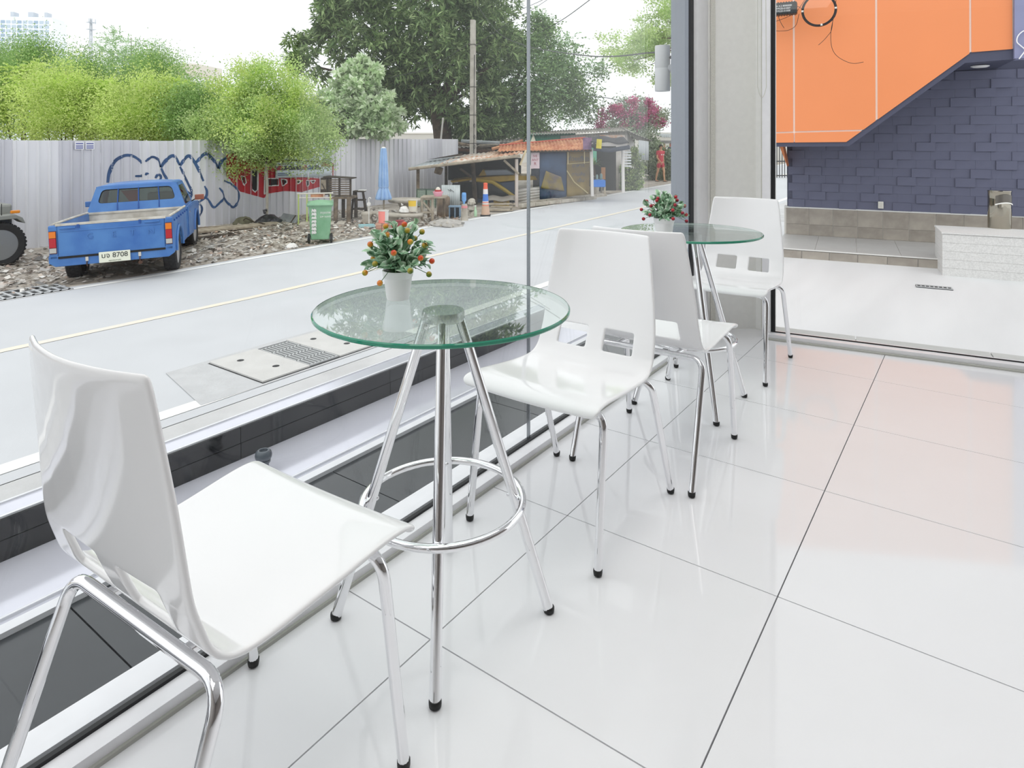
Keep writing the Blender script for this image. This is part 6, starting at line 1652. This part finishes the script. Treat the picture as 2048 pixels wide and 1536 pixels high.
# --- house behind the shack
f = Fr('tin_house', 'white and green tin-clad house with a corrugated roof behind the shack', 'house', 1180, 380, D=24.5)
m_tin = M('tin_white', 'C9C5C0', .5, hex2='B0AAA2', scale=3); m_ting = M('tin_green', '4E9A80', .5, var=.1, scale=3)
sheet(corr(MB(), f.p(1060, 330, -.2), f.p(1150, 330, -.2), f.p(1150, 266, -.2), f.p(1060, 268, -.2), 22, .012), 'green_wall', m_ting, f.t)
sheet(corr(MB(), f.p(1120, 385, -.25), f.p(1252, 385, -.25), f.p(1252, 262, -.25), f.p(1120, 272, -.25), 26, .012), 'front_wall', m_tin, f.t)
sheet(corr(MB(), f.p(1252, 385, -.25), f.p(1292, 380, 2.4), f.p(1292, 285, 2.4), f.p(1252, 262, -.25), 12, .012), 'side_wall', m_tin, f.t)
sheet(corr(MB(), f.p(1060, 270, -.5), f.p(1255, 262, -.5), f.p(1262, 252, 1.6), f.p(1062, 262, 1.6), 34, .02), 'roof', M('roof_asbestos', 'A9A59E', .7, hex2='7C7870', scale=4), f.t)
sheet(corr(MB(), f.p(1248, 261, -.5), f.p(1300, 282, -.5), f.p(1300, 280, 2.6), f.p(1256, 252, 1.6), 10, .02), 'roof_wing', M('roof_asbestos', 'A9A59E', .7, hex2='7C7870', scale=4), f.t)
sheet(corr(MB(), f.p(1272, 318, -.5), f.p(1292, 320, -.5), f.p(1292, 283, -.5), f.p(1272, 280, -.5), 6, .01), 'patch_sheet', M('patch_grey', 'B4B8BA', .5), f.t)
MB().box(f.p(1222, 275, -.3), (f.w(50), .02, f.w(10))).build('rust_patch', M('rust_patch', 'C89A7A', .7, hex2='CFCBC6', scale=6), f.t)
MB().prism([f.p(1058, 290, -.4), f.p(1066, 268, -.4), f.p(1073, 290, -.4)], (0, .1, 0)).build('gable_flap', M('flap_cream', 'E2DFC8', .6), f.t)
# low outbuildings / junk behind the pole
f = Fr('junk_hut', 'dark low hut with piled boards and sheets behind the utility pole', 'hut', 968, 390, D=24.0)
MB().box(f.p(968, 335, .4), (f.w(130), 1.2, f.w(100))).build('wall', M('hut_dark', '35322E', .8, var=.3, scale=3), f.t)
for k, (x0, y0, x1, y1, mt) in enumerate(((908, 285, 985, 300, m_wood), (960, 292, 1030, 290, m_woodp), (905, 298, 990, 304, m_rust), (925, 282, 1000, 286, m_zinc), (985, 298, 1045, 282, m_rz))):
    MB().tube([f.p(x0, y0, -.4 - .1 * k), f.p(x1, y1, -.3 - .1 * k)], .06, 5).build('board', mt, f.t)
sheet(corr(MB(), f.p(900, 296, -.6), f.p(1045, 288, -.6), f.p(1045, 276, 1.0), f.p(905, 284, 1.0), 18, .02), 'roof', M('hut_roof', '6E6A64', .7, hex2='A8A49C', scale=3), f.t)
# distant carport roof past the hedge
f = Fr('carport_roof', 'dark flat carport roof on thin posts beyond the walkers', 'carport', 1345, 352, D=36)
MB().box(f.p(1350, 284, 1.0), (f.w(60), 3, .16)).build('roof', M('carport_grey', '7A7A7A', .7), f.t)
for x in (1326, 1338, 1372): MB().tube([f.p(x, 352, -.3), f.p(x, 284, -.3)], .05, 6).build('post', M('carport_post', 'C0705E', .7), f.t)
sheet(corr(MB(), f.p(1318, 274, -.5), f.p(1382, 276, -.5), f.p(1382, 268, 2), f.p(1322, 266, 2), 14, .03), 'roof_sheet', m_zinc, f.t)
# a plain wall closing the view far down the street
D = 48; b = PD(1140, 300, D)
t = thing('boundary_wall', 'long pale rendered boundary wall far behind the shacks', 'wall', (b.x, b.y, G(b.x) - .1), RZC)
MB().box((2, 0, 1.1), (46, .25, 2.2)).build('panel', M('far_render', 'D6D4CE', .8, var=.06, scale=.4), t)
MB().box((2, 0, 2.24), (46.4, .4, .10)).build('coping', M('far_white', 'EDEBE6', .8), t)

# ================================================================== TWO WALKERS
m_skin = M('skin', 'C99A78', .55, var=.05, scale=8)
m_hair = M('hair_black', '231D1A', .6)
def skin_mesh(name, V, E, R, mat, par, sub=2):
    me = bpy.data.meshes.new(name); me.from_pydata([tuple(v) for v in V], E, []); me.materials.append(mat)
    o = bpy.data.objects.new(name, me); COL.objects.link(o); o.parent = par
    sk = o.modifiers.new('skin', 'SKIN'); sk.use_smooth_shade = True
    for i, r in enumerate(R):
        sv = me.skin_vertices[0].data[i]; sv.radius = (r, r) if not isinstance(r, tuple) else r; sv.use_root = (i == 0)
    s = o.modifiers.new('sub', 'SUBSURF'); s.levels = sub; s.render_levels = sub
    return o
def person(label, base, rz, h, m_top, m_bot, bot_to, stride=.16, arm_bend=.5, swap=1):
    t = thing('person', label, 'person', base, rz)
    k = h / 1.65
    # x right, y forward (towards where the person walks), z up
    J = {'pel': (0, 0, .90), 'wai': (0, 0, 1.04), 'che': (0, .01, 1.24), 'nk': (0, .01, 1.40), 'hd': (0, .03, 1.50), 'top': (0, .03, 1.60)}
    V = []; R = []; E = []
    def a(p, r, prev=None):
        V.append(tuple(c * k for c in p)); R.append((r[0] * k, r[1] * k) if isinstance(r, tuple) else r * k)
        if prev is not None: E.append((prev, len(V) - 1))
        return len(V) - 1
    pel = a((0, 0, .90), (.13, .10)); wai = a((0, 0, 1.05), (.12, .085), pel); che = a((0, .0, 1.25), (.145, .095), wai)
    up = a((0, 0, 1.34), (.10, .07), che); nk = a((0, .01, 1.42), .047, up); hd = a((0, .02, 1.49), (.064, .078), nk); hc = a((0, .02, 1.56), (.070, .085), hd); a((0, .015, 1.625), (.045, .055), hc)
    legs = {}
    for s, y in ((-1, stride), (1, -stride)):
        hp = a((s * .085, 0, .84), .085, pel); kn = a((s * .09, y * .6 + .03, .47), .055, hp); cf = a((s * .09, y * .8 - .01, .32), .05, kn); an = a((s * .09, y - (.04 if y < 0 else 0), .08), .034, cf)
        he = a((s * .09, y - .03, .035), .032, an); a((s * .095, y + .13, .025), (.036, .022), he)
    hands = []
    for s, y in ((-1, -stride), (1, stride)):
        sh = a((s * .165, 0, 1.33), .052, up); el = a((s * .22, -.02 + y * .3, 1.07), .038, sh)
        wr = a((s * .215, .10 + y * .8, .90), .025, el); pm_ = a((s * .21, .13 + y * .95, .85), (.034, .018), wr)
        hands.append((s, .13 + y * .95, .85))
    body = skin_mesh('body', V, E, R, m_skin, t)
    for s, y, z in hands:
        for q in range(4):
            off = (q - 1.5) * .018; L = (.058, .068, .064, .05)[q]
            skin_mesh('finger', [(s * .21 * k, (y + off) * k, (z - .01) * k), ((s * .208) * k, (y + off + .008) * k, (z - .03 - L * .45) * k), (s * .195 * k, (y + off + .012) * k, (z - .03 - L) * k)], [(0, 1), (1, 2)], [.0095 * k, .0085 * k, .007 * k], m_skin, body, 1)
        skin_mesh('thumb', [(s * .20 * k, (y + .025) * k, (z + .015) * k), (s * .19 * k, (y + .05) * k, (z - .015) * k), (s * .185 * k, (y + .055) * k, (z - .04) * k)], [(0, 1), (1, 2)], [.011 * k, .009 * k, .008 * k], m_skin, body, 1)
    # face
    for s in (-1, 1):
        MB().sphere((s * .028 * k, .098 * k, 1.535 * k), .011 * k, 8, 6).build('eye', m_hair, body)
        MB().sphere((s * .078 * k, .015 * k, 1.525 * k), .018 * k, 8, 6, (.5, .8, 1.3)).build('ear', m_skin, body)
    MB().sphere((0, .108 * k, 1.508 * k), .014 * k, 8, 6, (.8, 1.1, 1.3)).build('nose', m_skin, body)
    MB().box((0, .093 * k, 1.475 * k), (.04 * k, .012 * k, .010 * k)).build('mouth', M('lip', '9A5A4E', .6), body)
    hr = MB(); hr.grid(18, 8, lambda i, j: (.088 * k * math.cos(2 * PI * i) * math.sin(PI * .5 * j + .001), (-.004 + (.100 if math.sin(2 * PI * i) > 0 else .105) * math.sin(2 * PI * i) * math.sin(PI * .5 * j + .001)) * k + .012 * k, (1.575 + .082 * math.cos(PI * .5 * j) - (.06 * j ** 2 if math.sin(2 * PI * i) < .35 else 0)) * k))
    o = hr.build('hair', m_hair, t, True); so = o.modifiers.new('t', 'SOLIDIFY'); so.thickness = .008
    # clothes
    V, R, E = [], [], []
    b0 = a((0, 0, .83), (.165, .125)); b1 = a((0, 0, 1.02), (.155, .115), b0); b2 = a((0, 0, 1.24), (.165, .118), b1); b3 = a((0, 0, 1.345), (.115, .085), b2); b4 = a((0, .005, 1.385), (.065, .06), b3)
    for s, y in ((-1, -stride), (1, stride)):
        s0 = a((s * .165, 0, 1.325), .070, b3); a((s * .20, -.01 + y * .15, 1.16), .060, s0)
    skin_mesh('shirt', V, E, R, m_top, t)
    V, R, E = [], [], []
    c0 = a((0, 0, .93), (.150, .115)); c1 = a((0, 0, .86), (.145, .11), c0)
    for s, y in ((-1, stride), (1, -stride)):
        d0 = a((s * .085, .0, .80), .100, c1)
        if bot_to < .3:
            d1 = a((s * .09, y * .6 + .03, .47), .075, d0); a((s * .09, y * .95, .10), .058, d1)
        else:
            a((s * .088, (y * .6 + .03) * .6, .60), .095, d0)
    skin_mesh('shorts' if bot_to > .3 else 'trousers', V, E, R, m_bot, t)
    for s, y in ((-1, stride), (1, -stride)):
        MB().box((s * .093 * k, (y + .045) * k, .008 * k), (.085 * k, .25 * k, .016 * k)).build('sandal', m_woodd, t, bevel=.006)
    return t
b = PG(1321, 363); h = (363 - 289) * dep(b) / FPX
pr_ = person('person in a red football shirt and shorts walking beside the ivy hedge', b, RZC + PI + .5, h, M('shirt_red', 'C63A4C', .7, var=.06, scale=5), M('shorts_red', 'B8344A', .7), .6)
MB().box((.05, .135 * h / 1.65, 1.20 * h / 1.65), (.05, .01, .055)).build('shirt_badge', m_pw, pr_)
MB().box((-.06, .135 * h / 1.65, 1.20 * h / 1.65), (.05, .01, .05)).build('shirt_badge', m_pw, pr_)
b = PG(1346, 359); h = (359 - 281) * dep(b) / FPX
person('person in a dark blue top and trousers walking partly behind the column', b, RZC + PI - .3, h, M('top_navy', '4C5468', .8), M('trouser_navy', '3C4252', .8), .1, stride=.12)
